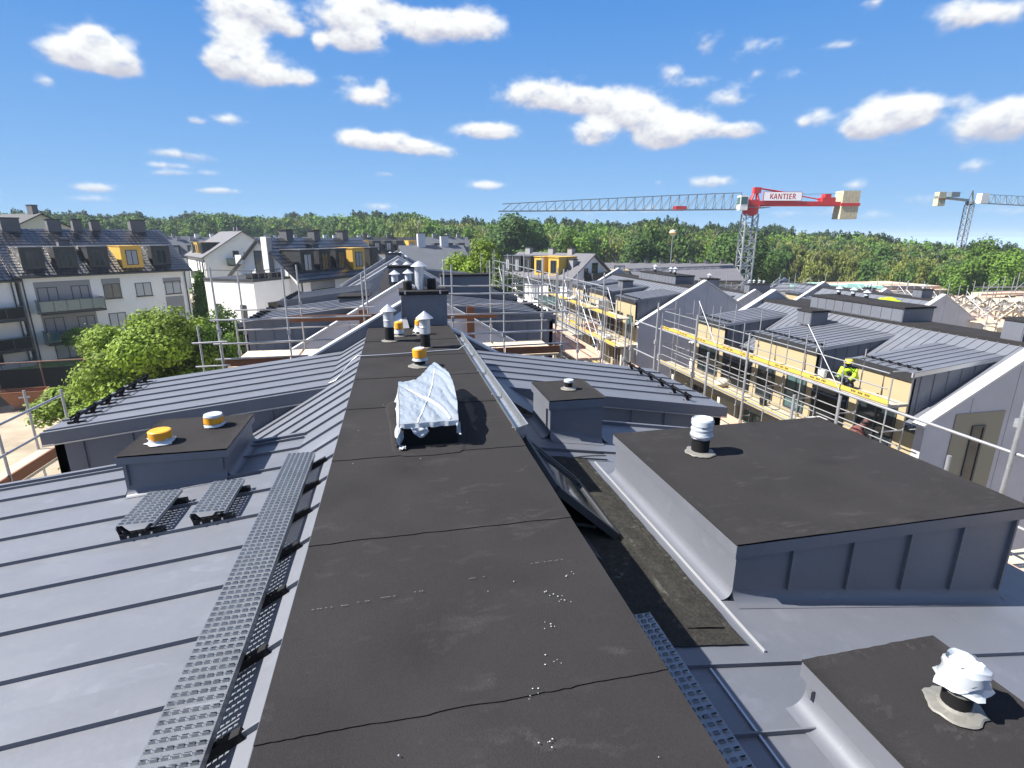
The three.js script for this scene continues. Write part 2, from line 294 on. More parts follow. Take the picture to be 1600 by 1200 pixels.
// a thing: a Group at its base; with world = true its parts are given in world coordinates
function thing(name, label, category, pos = [0, 0, 0], turn = 0, group, world = true) {
  const o = new THREE.Group(); o.name = numbered(name); o.position.set(...pos); o.rotation.y = turn; scene.add(o); tag(o, label, category, group); ORG.set(o, world ? pos : [0, 0, 0]); return o;
}
function mesh(name, geo, m, parent, label) { const o = new THREE.Mesh(geo, m); o.name = name; o.castShadow = o.receiveShadow = true; parent.add(o); ORG.set(o, ORG.get(parent) ?? [0, 0, 0]); if (label) o.userData.label = label; return o; }
const part = (name, mb, m, parent, label) => mesh(name, mb.geo(ORG.get(parent) ?? [0, 0, 0]), m, parent, label);
function stuff(o) { o.userData.kind = 'stuff'; return o; }
function ground(name, mb, m) { const o = part(name, mb, m, scene); o.userData.kind = 'structure'; return o; }
const B = () => new MB();

// thin summer haze
scene.fog = new THREE.FogExp2(0xcfe0f2, 0.0003);

// ---------- ground ----------
const groundY = (x, z) => -1.8 * smooth(7, 15, x) - 1.2 * smooth(24, 40, x) * smooth(10, -60, z) - 0.035 * Math.max(0, Math.hypot(x, z) - 260) + 0.15 * (fbm(x * 0.15 + 50, z * 0.15 + 50, 3) - 0.5) * smooth(0, 1, Math.hypot(x, z) / 20);
{
  const n = 150, w = (t) => Math.sign(t) * Math.pow(Math.abs(t), 2.6) * 1900;
  ground('ground', B().grid(n, n, (u, v) => { const x = w(u * 2 - 1) + 5, z = -w(v * 2 - 1) - 40; return [x, groundY(x, z), z]; }), std({ map: rep(T.sand, 9), roughness: 0.95 }));
  const lawn = (pts, y = 0.2) => { const m = B(), c = pts.reduce((a, b) => add(a, b), [0, 0, 0]).map((v) => v / pts.length); for (let i = 0; i < pts.length; i++) m.tri(c, pts[i], pts[(i + 1) % pts.length]); return m; };
  ground('lawn', lawn([[-46, 0.12, -50], [-20, 0.12, -48], [-16, 0.12, -66], [-12, 0.12, -90], [-46, 0.12, -100], [-70, 0.12, -70]]), std({ map: rep(T.grass, 3), roughness: 1 }));
  ground('meadow', lawn([[-220, 0.3, -120], [-60, 0.3, -125], [10, 0.3, -122], [30, 0.3, -150], [10, 0.3, -235], [-130, 0.3, -220]]), std({ map: rep(T.grass, 6), roughness: 1 }));
}

// ---------- the terraced house that the camera stands on ----------
// cross-section: felt strip at 9.8 between x = -0.56 and 0.98; left slope of 30 degrees to x = -1.087, then the flat dormer roof
const EYE_HOUSE = thing('terraced_house', 'dark grey terraced house in front, flat black felt ridge flanked by standing seam roofs', 'house', [0.21, 0, -3.2]);
const yMainL = (x) => 9.66 - 0.577 * (-0.56 - x), yDormL = (x) => 9.356 - 0.114 * (-1.087 - x);
const yMainR = (x) => 9.68 - 0.93 * (x - 1.0), yDormR = (x) => 9.17 - 0.155 * (x - 1.34), yDormRF = (x) => 9.3 - 0.155 * (x - 1.34);
{
  const H = EYE_HOUSE, r = rng(5);
  // body
  const body = part('wall', B().box(-4.55, 0, -10.9, 5.05, 7.2, 5).prism([[-4.55, 7.2, -10.62], [5.05, 7.2, -10.62], [5.05, 7.3, -10.62], [0.98, 9.6, -10.62], [-0.56, 9.6, -10.62], [-4.55, 7.3, -10.62]], [0, 0, -0.28]), M.white, H);
  // felt sheets of the ridge, each lapped over the next one
  const js = [3, 0.6, -0.35, -1.6, -2.86, -4.08, -5.4, -6.62, -7.86, -9.12, -10.62];
  for (let i = 0; i + 1 < js.length; i++) {
    const z1 = js[i], z0 = js[i + 1], n = 60, jag = (x, k, a) => (vnoise(x * 9 + k * 31, k * 7) - 0.5) * 0.011 * a + (vnoise(x * 40, k * 3) - 0.5) * 0.005 * a;
    const y1 = 9.8, y0 = 9.794, m = B(), P = (u, v) => { const x = mix(-0.575, 0.995, u) + (v === 1 ? 0 : 0); const z = mix(z1 + jag(x, i, 1), z0 - 0.02 + jag(x, i + 1, 0.3), v); return [x, mix(y1, y0, v) + 0.006 * (fbm(x * 3 + 9, z * 2, 3) - 0.5), z]; };
    m.grid(n, 10, P);
    for (let k = 0; k < n; k++) { const a = P(k / n, 0), b = P((k + 1) / n, 0); m.quad(add(a, [0, -0.012, 0]), add(b, [0, -0.012, 0]), b, a); }
    m.quad(add(P(0, 0), [0, -0.05, 0]), P(0, 0), P(0, 1), add(P(0, 1), [0, -0.05, 0])); m.quad(P(1, 0), add(P(1, 0), [0, -0.05, 0]), add(P(1, 1), [0, -0.05, 0]), P(1, 1));
    part('felt_sheet', m, M.felt, H);
  }
  part('ridge_core', B().box(-0.56, 9.45, -10.6, 0.98, 9.782, 3), M.feltSide, H);
  part('edge_trim', B().box(-0.585, 9.64, -10.6, -0.562, 9.775, 3).box(0.984, 9.66, -10.6, 1.004, 9.775, 3), M.seam, H);

  // chalk lines snapped on the felt
  for (const [xa, xb, z] of [[-0.5, -0.3, -2.28], [-0.27, -0.2, -2.29], [-0.16, -0.09, -2.3], [0.0, 0.05, -2.31], [0.28, 0.36, -2.36], [0.6, 0.8, -2.42]]) { const m = B(); for (let x = xa; x < xb; x += 0.012) if (r() < 0.6) m.quad([x, 9.8075, z + 0.003], [x + 0.009, 9.8075, z + 0.003], [x + 0.009, 9.8075, z], [x, 9.8075, z]); stuff(part('chalk_mark', m, M.sealant, H)); }
  // left roof: one panel between two seams
  const seams = []; for (let k = 14; k >= -18; k--) seams.push(-2.31 - 0.462 * (13 - k) + 0 * k + 0);
  const sheet = (pts, z0, z1, m, th = 0.004) => { for (let i = 0; i + 1 < pts.length; i++) m.quad([...pts[i], z1], [...pts[i + 1], z1], [...pts[i + 1], z0], [...pts[i], z0]); };
  const rib = (pts, z, m, h = 0.027, w = 0.009) => { for (let i = 0; i + 1 < pts.length; i++) { const a = [pts[i][0], pts[i][1] + h / 2, z], b = [pts[i + 1][0], pts[i + 1][1] + h / 2, z]; m.beam(a, b, w, h); } };
  const wav = (x, z) => 0.011 * (fbm(x * 1.3 + 20, z * 1.3 + 9, 3) - 0.5); // sheet metal never lies quite flat
  const panel = (prof, z0, z1, name = 'roof_panel', ribs = true, mat = M.metal) => {
    const m = B();
    for (let i = 0; i + 1 < prof.length; i++) m.grid(Math.max(1, Math.round(Math.abs(prof[i + 1][0] - prof[i][0]) / 0.25)), 4, (u, v) => { const x = mix(prof[i][0], prof[i + 1][0], u), z = mix(z1, z0, v); return [x, mix(prof[i][1], prof[i + 1][1], u) + wav(x, z) * Math.sin(Math.PI * v), z]; });
    const o = part(name, m, mat, H);
    if (ribs) { const s = B(); rib(prof, z1, s); part('standing_seam', s, M.seam, o); }
    return o;
  };
  const mainL = [[-0.57, yMainL(-0.57)], [-4.75, yMainL(-4.75)]], dormL = [[-0.57, yMainL(-0.57)], [-1.087, 9.356], [-4.82, yDormL(-4.82)]];
  const W = 0.462, zs = (k) => -2.31 - W * k; // seam k of the left roof
  for (let k = -8; k <= 6; k++) panel(dormL, zs(k + 1), zs(k));
  panel(dormL, -5.97, zs(7), 'roof_panel', true);
  part('roof_edge_fold', B().beam([-1.087, 9.352, -5.98], [-4.82, 8.926, -5.98], 0.05, 0.07).beam([-1.087, 9.37, -5.86], [-4.82, 8.944, -5.86], 0.012, 0.025), M.metal, H);
  for (let z = -5.97, k = 0; z > -8.0; z -= 0.41, k++) panel(mainL, Math.max(z - 0.41, -8.02), z);
  for (let k = 0; k < 6; k++) panel(dormL, -8.0 - 0.44 * (k + 1), -8.0 - 0.44 * k);
  // far left dormer: cheek, fascia, drip edge, eave
  const cheek = (side, z, prof, low, name) => { // prof: roof line; low: the lower line
    const m = B(); m.poly([...prof.map((q) => [q[0], q[1] - 0.02, z]), ...[...low].reverse().map((q) => [...q, z])]); return part(name, m, M.cheek, H);
  };
  const ck = cheek(-1, -7.98, [[-1.087, 9.356], [-4.72, yDormL(-4.72)]], [[-1.087, 9.34], [-4.72, yMainL(-4.72)]], 'dormer_cheek');
  { const s = B(); for (let x = -1.9; x > -4.6; x -= 0.62) s.box(x, yMainL(x), -7.975, x + 0.02, yDormL(x) - 0.1, -7.955); part('standing_seam', s, M.seam, ck); }
  part('dormer_fascia', B().prism([[-1.05, 9.36, -7.94], [-4.84, yDormL(-4.84) + 0.004, -7.94], [-4.84, yDormL(-4.84) - 0.17, -7.94], [-1.35, yDormL(-1.35) - 0.17, -7.94]], [0, 0, -0.06]), M.cheek, H);
  part('drip_edge', B().beam([-1.36, yDormL(-1.36) - 0.182, -7.935], [-4.84, yDormL(-4.84) - 0.182, -7.935], 0.018, 0.016), M.drip, H);
  part('dormer_front', B().box(-4.72, 7.1, -7.98, -4.6, 8.78, -10.62).box(-4.72, 7.1, -5.95, -4.6, 8.78, 4.6), M.cheek, H);
  part('eave_edge', B().box(-4.85, 8.84, -7.96, -4.8, 8.925, -10.62).box(-4.85, 8.84, -5.95, -4.8, 8.925, 4.6), M.seam, H);
  part('dormer_side', B().prism([[-1.2, 9.33, -5.95], [-4.72, 8.9, -5.95], [-4.72, 7.2, -5.95]], [0, 0, 0.05]), M.cheek, H);
  // snow guard along the left eave
  const guard = (x, y, za, zb, pitch, dir, yf) => {
    const g = part('snow_guard', B().tube([[x, y + 0.07, za], [x, y + 0.07, zb]], 0.011, 8).tube([[x + 0.07 * dir, y + 0.13, za], [x + 0.07 * dir, y + 0.13, zb]], 0.011, 8), M.black, H);
    for (let z = za - 0.08; z > zb; z -= pitch) part('bracket', B().beam([x - 0.09, y + 0.01, z], [x + 0.12 * dir + 0.02, y + 0.015, z], 0.035, 0.03).beam([x, y, z], [x + 0.08 * dir, y + 0.16, z], 0.03, 0.05).beam([x + 0.08 * dir, y + 0.15, z], [x - 0.05 * dir, y + 0.08, z], 0.025, 0.03), M.black, g);
  };
  guard(-4.55, yDormL(-4.55), -8.15, -10.5, 0.44, 1);
  guard(4.85, yDormRF(4.85), -7.9, -10.6, 0.46, -1);

  // right roof: 43 degree slope under the ridge, then the low dormer roofs
  const slopeR = [[1.0, 9.66], [1.58, 9.13]];
  const profN = [[1.0, 9.66], [1.13, yDormR(1.13)], [5.5, yDormR(5.5)]], profF = [[1.0, 9.66], [1.1, yDormRF(1.1)], [5.45, yDormRF(5.45)]];
  const rs = [3.7, 3.24, 2.78, 2.32, 1.86, 1.4, 0.94, 0.48, 0.02, -0.44, -0.9, -1.36, -1.76, -2.2, -5.5, -6.65];
  for (let i = 0; i + 1 < rs.length; i++) panel(profN, rs[i + 1], rs[i], 'roof_panel', i > 0);
  for (let k = 0; k < 6; k++) panel(profF, Math.max(-7.8 - 0.47 * (k + 1), -10.62), -7.8 - 0.47 * k, 'roof_panel', k > 0);
  panel([[1.0, 9.66], [5.2, 9.66 - 0.66 * 4.2]], -7.8, -6.65, 'roof_panel', false);
  part('roof_edge_fold', B().beam([1.13, yDormR(1.13) + 0.01, -6.66], [5.5, yDormR(5.5) + 0.01, -6.66], 0.05, 0.07).beam([1.14, yDormR(1.14) + 0.02, -5.5], [2.25, yDormR(2.25) + 0.02, -5.5], 0.06, 0.03).beam([1.14, yDormR(1.14) + 0.01, -5.28], [2.25, yDormR(2.25) + 0.01, -5.28], 0.015, 0.02), M.metal, H);
  const ckR = part('dormer_cheek', B().poly([[1.1, yDormRF(1.1) - 0.02, -7.78], [5.38, yDormRF(5.38) - 0.02, -7.78], [5.38, 7.1, -7.78], [1.1, 9.0, -7.78]]), M.cheek, H);
  { const s = B(); for (let x = 1.9; x < 5.3; x += 0.6) s.box(x, 7.6, -7.775, x + 0.02, yDormRF(x) - 0.2, -7.755); part('standing_seam', s, M.seam, ckR); }
  part('dormer_fascia', B().prism([[1.08, yDormRF(1.08) + 0.004, -7.74], [5.47, yDormRF(5.47) + 0.004, -7.74], [5.47, yDormRF(5.47) - 0.17, -7.74], [1.08, yDormRF(1.08) - 0.17, -7.74]], [0, 0, -0.06]), M.cheek, H);
  part('drip_edge', B().beam([1.5, yDormRF(1.5) - 0.18, -7.735], [5.47, yDormRF(5.47) - 0.18, -7.735], 0.016, 0.012), M.drip, H);
  part('dormer_front', B().box(5.25, 7.0, -7.78, 5.38, 8.6, -10.62).box(5.25, 7, -6.6, 5.38, 8.5, 4.6), M.cheek, H);
  part('eave_edge', B().box(5.42, 8.56, -7.76, 5.47, 8.665, -10.62).box(5.45, 8.43, -6.64, 5.5, 8.53, 4.6), M.seam, H);

  // valley: old felt with moss between the ridge and the big box
  part('valley_felt', B().grid(14, 60, (u, v) => { const x = mix(1.16, 1.985, u) + (u === 1 ? 0.012 * (vnoise(v * 30, 3) - 0.5) : 0), z = mix(-2.36, -5.3, v) + (v === 0 || v === 1 ? 0.01 * (vnoise(u * 20, v * 9) - 0.5) : 0); return [x, yDormR(x) + 0.014 + 0.01 * (fbm(x * 6, z * 6, 3) - 0.5), z]; }), M.moss, H, 'weathered felt strip with moss in the roof valley');
  part('valley_felt', B().grid(6, 60, (u, v) => { const x = mix(1.66, 1.92, u) + 0.01 * (vnoise(v * 40, u * 5) - 0.5), z = mix(-2.5, -5.2, v); return [x, yDormR(x) + 0.024 + (Math.abs(u - 0.5) < 0.2 ? 0.012 * vnoise(v * 50, 2) : 0), z]; }), M.moss, H);
  // roof window on the steep slope
  const w = (s, t, up = 0) => [mix(1.09, 1.6, t) + 0.68 * up, mix(9.585, 9.12, t) + 0.73 * up + 0.0, mix(-3.58, -4.62, s)];
  const win = part('roof_window', B(), M.frame, H, 'open roof window sash sticking out below the right ridge edge');
  win.geometry.dispose(); { const m = B(); const bar = (a, b, wd, h) => m.beam(w(...a, 0.05), w(...b, 0.05), wd, h, [0.68, 0.73, 0]); bar([0, 0], [0, 1], 0.07, 0.06); bar([1, 0], [1, 1], 0.07, 0.06); bar([0, 0], [1, 0], 0.07, 0.06); bar([0, 1], [1, 1], 0.07, 0.06); bar([0.86, 0], [0.86, 1], 0.03, 0.06); m.beam([1.06, 9.35, -3.62], w(0.03, 0.75), 0.02, 0.02).beam([1.06, 9.35, -4.58], w(0.97, 0.75), 0.02, 0.02).box(1.0, 9.1, -4.66, 1.09, 9.62, -3.54).beam([1.08, 9.42, -3.4], [1.5, 9.06, -3.4], 0.3, 0.03); win.geometry = m.geo(ORG.get(H)); }
  part('pane', B().quad(w(0.03, 0.04, 0.062), w(0.03, 0.96, 0.062), w(0.845, 0.96, 0.062), w(0.845, 0.04, 0.062)).quad(w(0.875, 0.04, 0.062), w(0.875, 0.96, 0.062), w(0.97, 0.96, 0.062), w(0.97, 0.04, 0.062)), M.glass, win);

  // metal-clad boxes on the roof
  const clad = (name, label, x0, x1, z0, z1, yT, base, o = {}) => { // z0 is the far end
    const g = part(name, B().poly([[x0, base(x0) - 0.02, z1], [x1, base(x1) - 0.02, z1], [x1, yT - 0.03, z1], [x0, yT - 0.03, z1]]).poly([[x0, base(x0) - 0.02, z0], [x0, yT - 0.03, z0], [x1, yT - 0.03, z0], [x1, base(x1) - 0.02, z0]]).quad([x0, base(x0) - 0.02, z0], [x0, base(x0) - 0.02, z1], [x0, yT - 0.03, z1], [x0, yT - 0.03, z0]).quad([x1, base(x1) - 0.02, z1], [x1, base(x1) - 0.02, z0], [x1, yT - 0.03, z0], [x1, yT - 0.03, z1]), M.boxMetal, H, label);
    const ov = o.over ?? 0.025, fh = o.fascia ?? 0.09;
    const X0 = x0 - ov, X1 = x1 + ov, Z0 = z0 - ov, Z1 = z1 + ov;
    const fa = B().box(X0, yT - fh, Z0, X0 + 0.02, yT - 0.008, Z1).box(X1 - 0.02, yT - fh, Z0, X1, yT - 0.008, Z1).box(X0 + 0.02, yT - fh, Z1 - 0.02, X1 - 0.02, yT - 0.008, Z1).box(X0 + 0.02, yT - fh, Z0, X1 - 0.02, yT - 0.008, Z0 + 0.02);
    part('fascia', fa, M.boxMetal, g);
    part('felt_top', B().grid(24, 24, (u, v) => { const e = Math.min(u, 1 - u, v, 1 - v) < 0.03 ? 0.008 : 0; return [mix(X0 - 0.004, X1 + 0.004, u) + 0.004 * (vnoise(v * 31, u * 3) - 0.5), yT + e + 0.006 * (fbm(u * 4 + x0 * 3, v * 4, 3) - 0.5), mix(Z1 + 0.004, Z0 - 0.004, v) + 0.006 * (vnoise(u * 40, v * 5 + x1) - 0.5)]; }).box(X0 + 0.003, yT - 0.03, Z0 + 0.003, X1 - 0.003, yT - 0.006, Z1 - 0.003), M.felt, g);
    // curved foot of the cladding
    const foot = B(), rr = o.foot ?? 0.11, steps = 6;
    const cur = (t) => [rr * (1 - Math.sin(t * Math.PI / 2)), rr * (1 - Math.cos(t * Math.PI / 2))];
    const side = (a, b, out) => foot.grid(8, steps, (u, v) => { const p = lerp3(a, b, u), [h, d] = cur(v); return [p[0] + out[0] * d, base(p[0] + out[0] * d) + h + 0.004, p[2] + out[2] * d]; });
    side([x0, 0, z0], [x0, 0, z1], [-1, 0, 0]); side([x0, 0, z1], [x1, 0, z1], [0, 0, 1]); side([x1, 0, z1], [x1, 0, z0], [1, 0, 0]);
    part('curved_foot', foot, M.boxMetal, g);
    for (const x of o.ribs ?? []) { const s = B().box(x, base(x) + 0.1, z1, x + 0.02, yT - fh - 0.004, z1 + 0.026); part('standing_seam', s, M.seam, g); }
    for (const z of o.ribsL ?? []) part('standing_seam', B().box(x0 - 0.026, base(x0) + 0.12, z, x0, yT - fh - 0.02, z + 0.02), M.seam, g);
    return g;
  };
  clad('roof_box', 'large low roof box clad in grey metal with a black felt top', 2.17, 4.63, -4.87, -2.79, 9.5, yDormR, { ribs: [2.6, 3.1, 3.6, 4.08, 4.58], fascia: 0.1, over: 0.03, foot: 0.09 });
  part('flashing_and_lit_edge', B().beam([2.07, yDormR(2.07) + 0.008, -5.2], [2.07, yDormR(2.07) + 0.008, -2.3], 0.012, 0.014).beam([1.62, yDormR(1.62) + 0.01, -2.18], [1.62, yDormR(1.62) + 0.01, 0.5], 0.012, 0.014), M.drip, H);  // second bar: seam whose pale colour paints the bright edge of the ridge shadow
  clad('roof_box', 'small metal roof box in front of the right dormer, one short pipe on top', 1.735, 2.41, -6.69, -5.87, 9.6, (x) => yDormR(x), { fascia: 0.11, ribsL: [-5.99] });
  clad('roof_box', 'metal roof box at the lower right corner, pipe bagged in white plastic', 2.0, 2.79, -1.905, -0.4, 9.35, yDormR, { fascia: 0.09, ribsL: [-1.86] });
  clad('chimney_box', 'dark metal box on the left roof with two orange taped pipes', -2.53, -1.665, -6.07, -5.1, 9.59, yDormL, { fascia: 0.075, foot: 0.07, over: 0.03, ribs: [-2.51, -1.71] });

  // vent pipes
  const splat = (c, r0, seed, parent) => { const q = rng(seed), wv = Array.from({ length: 30 }, () => 0.9 + 0.2 * q()); part('sealant', B().lathe(c, [[r0 * 1.15, 0.001], [r0 * 1.08, 0.008], [r0 * 0.7, 0.016], [r0 * 0.52, 0.03]], 30, (k, i) => (i < 2 ? wv[k] : 1)), M.sealant, parent); };
  const pipe = (label, x, y, z, rad, h, parts, seed, sp = 1.9) => {
    const g = part('vent_pipe', B().lathe([x, y, z], [[rad, 0], [rad, h], [rad * 0.86, h], [rad * 0.86, h - 0.12]], 20), M.black, H, label);
    splat([x, y + 0.004, z], rad * sp, seed, g);
    for (const [name, m, prof, wob] of parts) part(name, B().lathe([x, y, z], prof, 20, wob), m, g);
    return g;
  };
  const crumple = (seed, a) => (k, i) => 1 + a * (vnoise(k * 0.55 + seed * 9, i * 1.3 + seed, 11, 97) - 0.5) + a * 0.5 * (vnoise(k * 1.1 + seed * 5, i * 2.1) - 0.5);
  const wrap = (seed, a = 0.12) => { const q = rng(seed), t = Array.from({ length: 400 }, () => 1 + a * (q() - 0.5)); return (k, i) => t[(i * 20 + k) % 400]; };
  const cowl = (rad, h0, h1) => [['metal_sleeve', M.hood, [[rad * 1.02, h0], [rad * 1.1, h0 + 0.01], [rad * 1.1, h0 + 0.1], [rad * 1.15, h0 + 0.105], [rad * 1.15, h0 + 0.12], [rad * 1.1, h0 + 0.125], [rad * 1.1, h1 - 0.06], [rad * 1.25, h1 - 0.03], [rad * 1.2, h1 - 0.02]]], ['rain_cap', M.hood, [[rad * 1.75, h1 - 0.035], [rad * 1.8, h1 - 0.03], [rad * 0.9, h1 + 0.03], [0, h1 + 0.085]]]];
  pipe('vent pipe with a conical metal cap, left of the two on the far ridge', -0.16, 9.8, -9.1, 0.078, 0.3, cowl(0.078, 0.24, 0.54), 11, 1.6);
  pipe('vent pipe with a conical metal cap, right of the two on the ridge', 0.4, 9.8, -8.42, 0.078, 0.3, cowl(0.078, 0.22, 0.5), 12, 1.3);
  pipe('short black ridge pipe with an orange taped top behind the plastic sheet', 0.255, 9.8, -7.16, 0.075, 0.22, [['orange_tape', M.tape, [[0.083, 0.12], [0.095, 0.13], [0.096, 0.235], [0.088, 0.25]], wrap(3, 0.08)], ['plastic_wrap', M.filmWhite, [[0.1, 0.085], [0.088, 0.122]], wrap(4, 0.3)], ['plastic_lid', M.filmWhite, [[0.084, 0.24], [0.07, 0.255], [0.03, 0.248], [0, 0.25]], wrap(22, 0.15)]], 13);
  pipe('short taped pipe behind the left capped vent', 0.0, 9.8, -9.55, 0.06, 0.2, [['orange_tape', M.tape, [[0.066, 0.12], [0.075, 0.14], [0.075, 0.24], [0.05, 0.26], [0, 0.262]], wrap(5, 0.15)], ['plastic_wrap', M.filmWhite, [[0.085, 0.05], [0.07, 0.12], [0.068, 0.15]], wrap(6, 0.4)]], 14);
  pipe('short taped pipe behind the right capped vent', 0.36, 9.8, -9.65, 0.06, 0.2, [['orange_tape', M.tape, [[0.066, 0.16], [0.075, 0.17], [0.075, 0.25], [0.05, 0.27], [0, 0.272]], wrap(7, 0.15)], ['plastic_wrap', M.filmWhite, [[0.12, 0.06], [0.075, 0.12], [0.07, 0.17]], wrap(8, 0.5)]], 15);
  pipe('grey pipe wrapped in white plastic on the large roof box', 2.76, 9.505, -4.26, 0.082, 0.2, [['plastic_wrap', M.filmWhite, [[0.09, 0.15], [0.098, 0.16], [0.094, 0.18], [0.1, 0.2], [0.096, 0.225], [0.101, 0.245], [0.097, 0.27], [0.102, 0.285], [0.1, 0.33], [0.092, 0.345], [0.085, 0.337], [0.04, 0.33], [0, 0.334]], crumple(9, 0.16)], ['foil_band', M.hood, [[0.1, 0.165], [0.106, 0.175], [0.106, 0.19], [0.1, 0.2]]]], 16, 1.5);
  pipe('black pipe with crumpled white plastic over it on the corner box', 2.47, 9.355, -1.53, 0.06, 0.17, [['plastic_wrap', M.filmWhite, [[0.1, 0.135], [0.088, 0.15], [0.083, 0.17], [0.083, 0.19], [0.083, 0.21], [0.083, 0.235], [0.074, 0.255], [0.066, 0.262], [0.06, 0.252], [0.03, 0.248], [0, 0.25]], crumple(10, 0.5)], ['pipe_collar', M.sealant, [[0.062, 0.1], [0.067, 0.105], [0.067, 0.16]]]], 17, 1.75);
  pipe('orange taped pipe stub on the left roof box, nearer one', -2.3, 9.595, -5.39, 0.081, 0.08, [['orange_tape', M.tape, [[0.09, 0.035], [0.1, 0.045], [0.1, 0.115], [0.09, 0.122], [0, 0.118]], wrap(11, 0.06)], ['plastic_wrap', M.filmWhite, [[0.125, 0.006], [0.105, 0.02], [0.098, 0.06]], wrap(12, 0.45)]], 18, 1.1);
  pipe('orange taped pipe stub with a white lid on the left roof box', -1.945, 9.595, -5.78, 0.077, 0.09, [['orange_tape', M.tape, [[0.083, 0.03], [0.092, 0.04], [0.093, 0.105]], wrap(13, 0.06)], ['plastic_wrap', M.filmWhite, [[0.1, 0.01], [0.09, 0.035]], wrap(24, 0.3)], ['plastic_lid', M.filmWhite, [[0.09, 0.1], [0.094, 0.112], [0.088, 0.13], [0.05, 0.124], [0, 0.127]], wrap(14, 0.1)]], 19, 1.1);
  pipe('short pipe with a white lid on the small right roof box', 2.1, 9.605, -6.3, 0.05, 0.1, [['plastic_wrap', M.filmWhite, [[0.056, 0.09], [0.064, 0.1], [0.06, 0.125], [0, 0.12]], wrap(15, 0.1)]], 20, 1.8);

  // end parapet with pale coping and the dark chimney block
  const cop = (x) => (x < 0.3 ? 10.08 - 0.565 * (-0.28 - x) : 9.77 - 0.58 * (x - 0.96));
  const par = part('parapet', B().prism([[-4.9, cop(-4.9) - 0.3, -10.62], [-4.9, cop(-4.9) - 0.04, -10.62], [0.07, cop(0.07) - 0.04, -10.62], [0.07, 9.6, -10.62]], [0, 0, -0.28]).prism([[0.97, 9.5, -10.62], [0.97, cop(0.97) - 0.04, -10.62], [5.3, cop(5.3) - 0.04, -10.62], [5.3, cop(5.3) - 0.3, -10.62]], [0, 0, -0.28]), M.cheek, H);
  part('coping', B().prism([[-4.95, cop(-4.95), -10.58], [0.07, cop(0.07), -10.58], [0.07, cop(0.07) - 0.04, -10.58], [-4.95, cop(-4.95) - 0.04, -10.58]], [0, 0, -0.36]).prism([[0.97, cop(0.97), -10.58], [5.35, cop(5.35), -10.58], [5.35, cop(5.35) - 0.04, -10.58], [0.97, cop(0.97) - 0.04, -10.58]], [0, 0, -0.36]), M.coping, par);
  const ch = part('chimney_block', B().box(0.075, 9.4, -11.45, 0.965, 10.4, -10.66), M.cheek, H, 'dark metal chimney block at the far end of the ridge');
  part('cap', B().box(0.04, 10.4, -11.48, 1.0, 10.47, -10.62), M.felt, ch);
  part('rim_clip', B().box(0.14, 10.42, -10.62, 0.17, 10.49, -10.6).box(0.82, 10.42, -10.62, 0.85, 10.49, -10.6), M.drip, ch);
  for (const [x, h, cap] of [[0.22, 0.16, 0], [0.46, 0.5, 1], [0.7, 0.2, 0]]) {
    const p = part('chimney_vent', B().lathe([x, 10.47, -11.05], [[0.09, 0], [0.09, h], [0.07, h + 0.02], [0, h + 0.02]], 14), cap ? M.hood : M.black, ch);
    if (cap) part('rain_cap', B().lathe([x, 10.47, -11.05], [[0.17, h - 0.04], [0.08, h + 0.03], [0, h + 0.07]], 16), M.hood, p);
  }
  part('flashing', B().poly([[-0.2, 9.8, -10.55], [0.05, 9.8, -10.3], [0.06, 9.95, -10.56], [0.06, 10.1, -10.62], [-0.12, 9.98, -10.62]]).poly([[0.05, 9.805, -10.3], [0.2, 9.805, -10.35], [0.16, 9.98, -10.64], [0.06, 9.95, -10.56]]), M.drip, H);

  // rain gutter along the right edge of the ridge
  { const m = B(), pr = [[0.985, 9.83], [0.99, 9.765], [1.03, 9.745], [1.085, 9.765], [1.09, 9.86], [1.1, 9.865]]; for (let i = 0; i + 1 < pr.length; i++) m.quad([...pr[i], -4.42], [...pr[i + 1], -4.42], [...pr[i + 1], -9.4], [...pr[i], -9.4]); m.poly(pr.slice(0, 5).map((q) => [...q, -4.42])); const g = part('gutter', m, M.galv, H, 'metal gutter along the right edge of the ridge'); for (const z of [-4.5, -5.6, -6.7, -7.8, -8.9]) part('bracket', B().beam([0.97, 9.81, z], [1.1, 9.75, z], 0.03, 0.012).beam([1.1, 9.86, z], [1.06, 9.7, z], 0.03, 0.012), M.galv, g); }

  // perforated walkways and steps
  // a tread of pressed slots: real openings with raised lips; x across, z along
  const slots = (x0, x1, z0, z1, y, nx, nz) => {
    const m = B(), dx = (x1 - x0) / nx, dz = (z1 - z0) / nz;
    for (let j = 0; j < nz; j++) for (let i = 0; i < nx; i++) {
      const off = (j % 2) * 0.0, ax = x0 + dx * i, bx = ax + dx, az = z0 + dz * j, bz = az + dz, cx = (ax + bx) / 2 + off, cz = (az + bz) / 2, hx = dx * 0.34, hz = dz * 0.2, a = cx - hx, b = cx + hx, c = cz - hz, d = cz + hz, up = y + 0.011;
      const q = (xa, za, xb, zb) => m.quad([xa, y, zb], [xb, y, zb], [xb, y, za], [xa, y, za]);
      q(ax, az, bx, c); q(ax, d, bx, bz); q(ax, c, a, d); q(b, c, bx, d);
      m.quad([a, y, d], [a, up, d - hz * 0.5], [b, up, d - hz * 0.5], [b, y, d]).quad([a, y, c], [b, y, c], [b, up, c + hz * 0.5], [a, up, c + hz * 0.5]);
    }
    return m;
  };
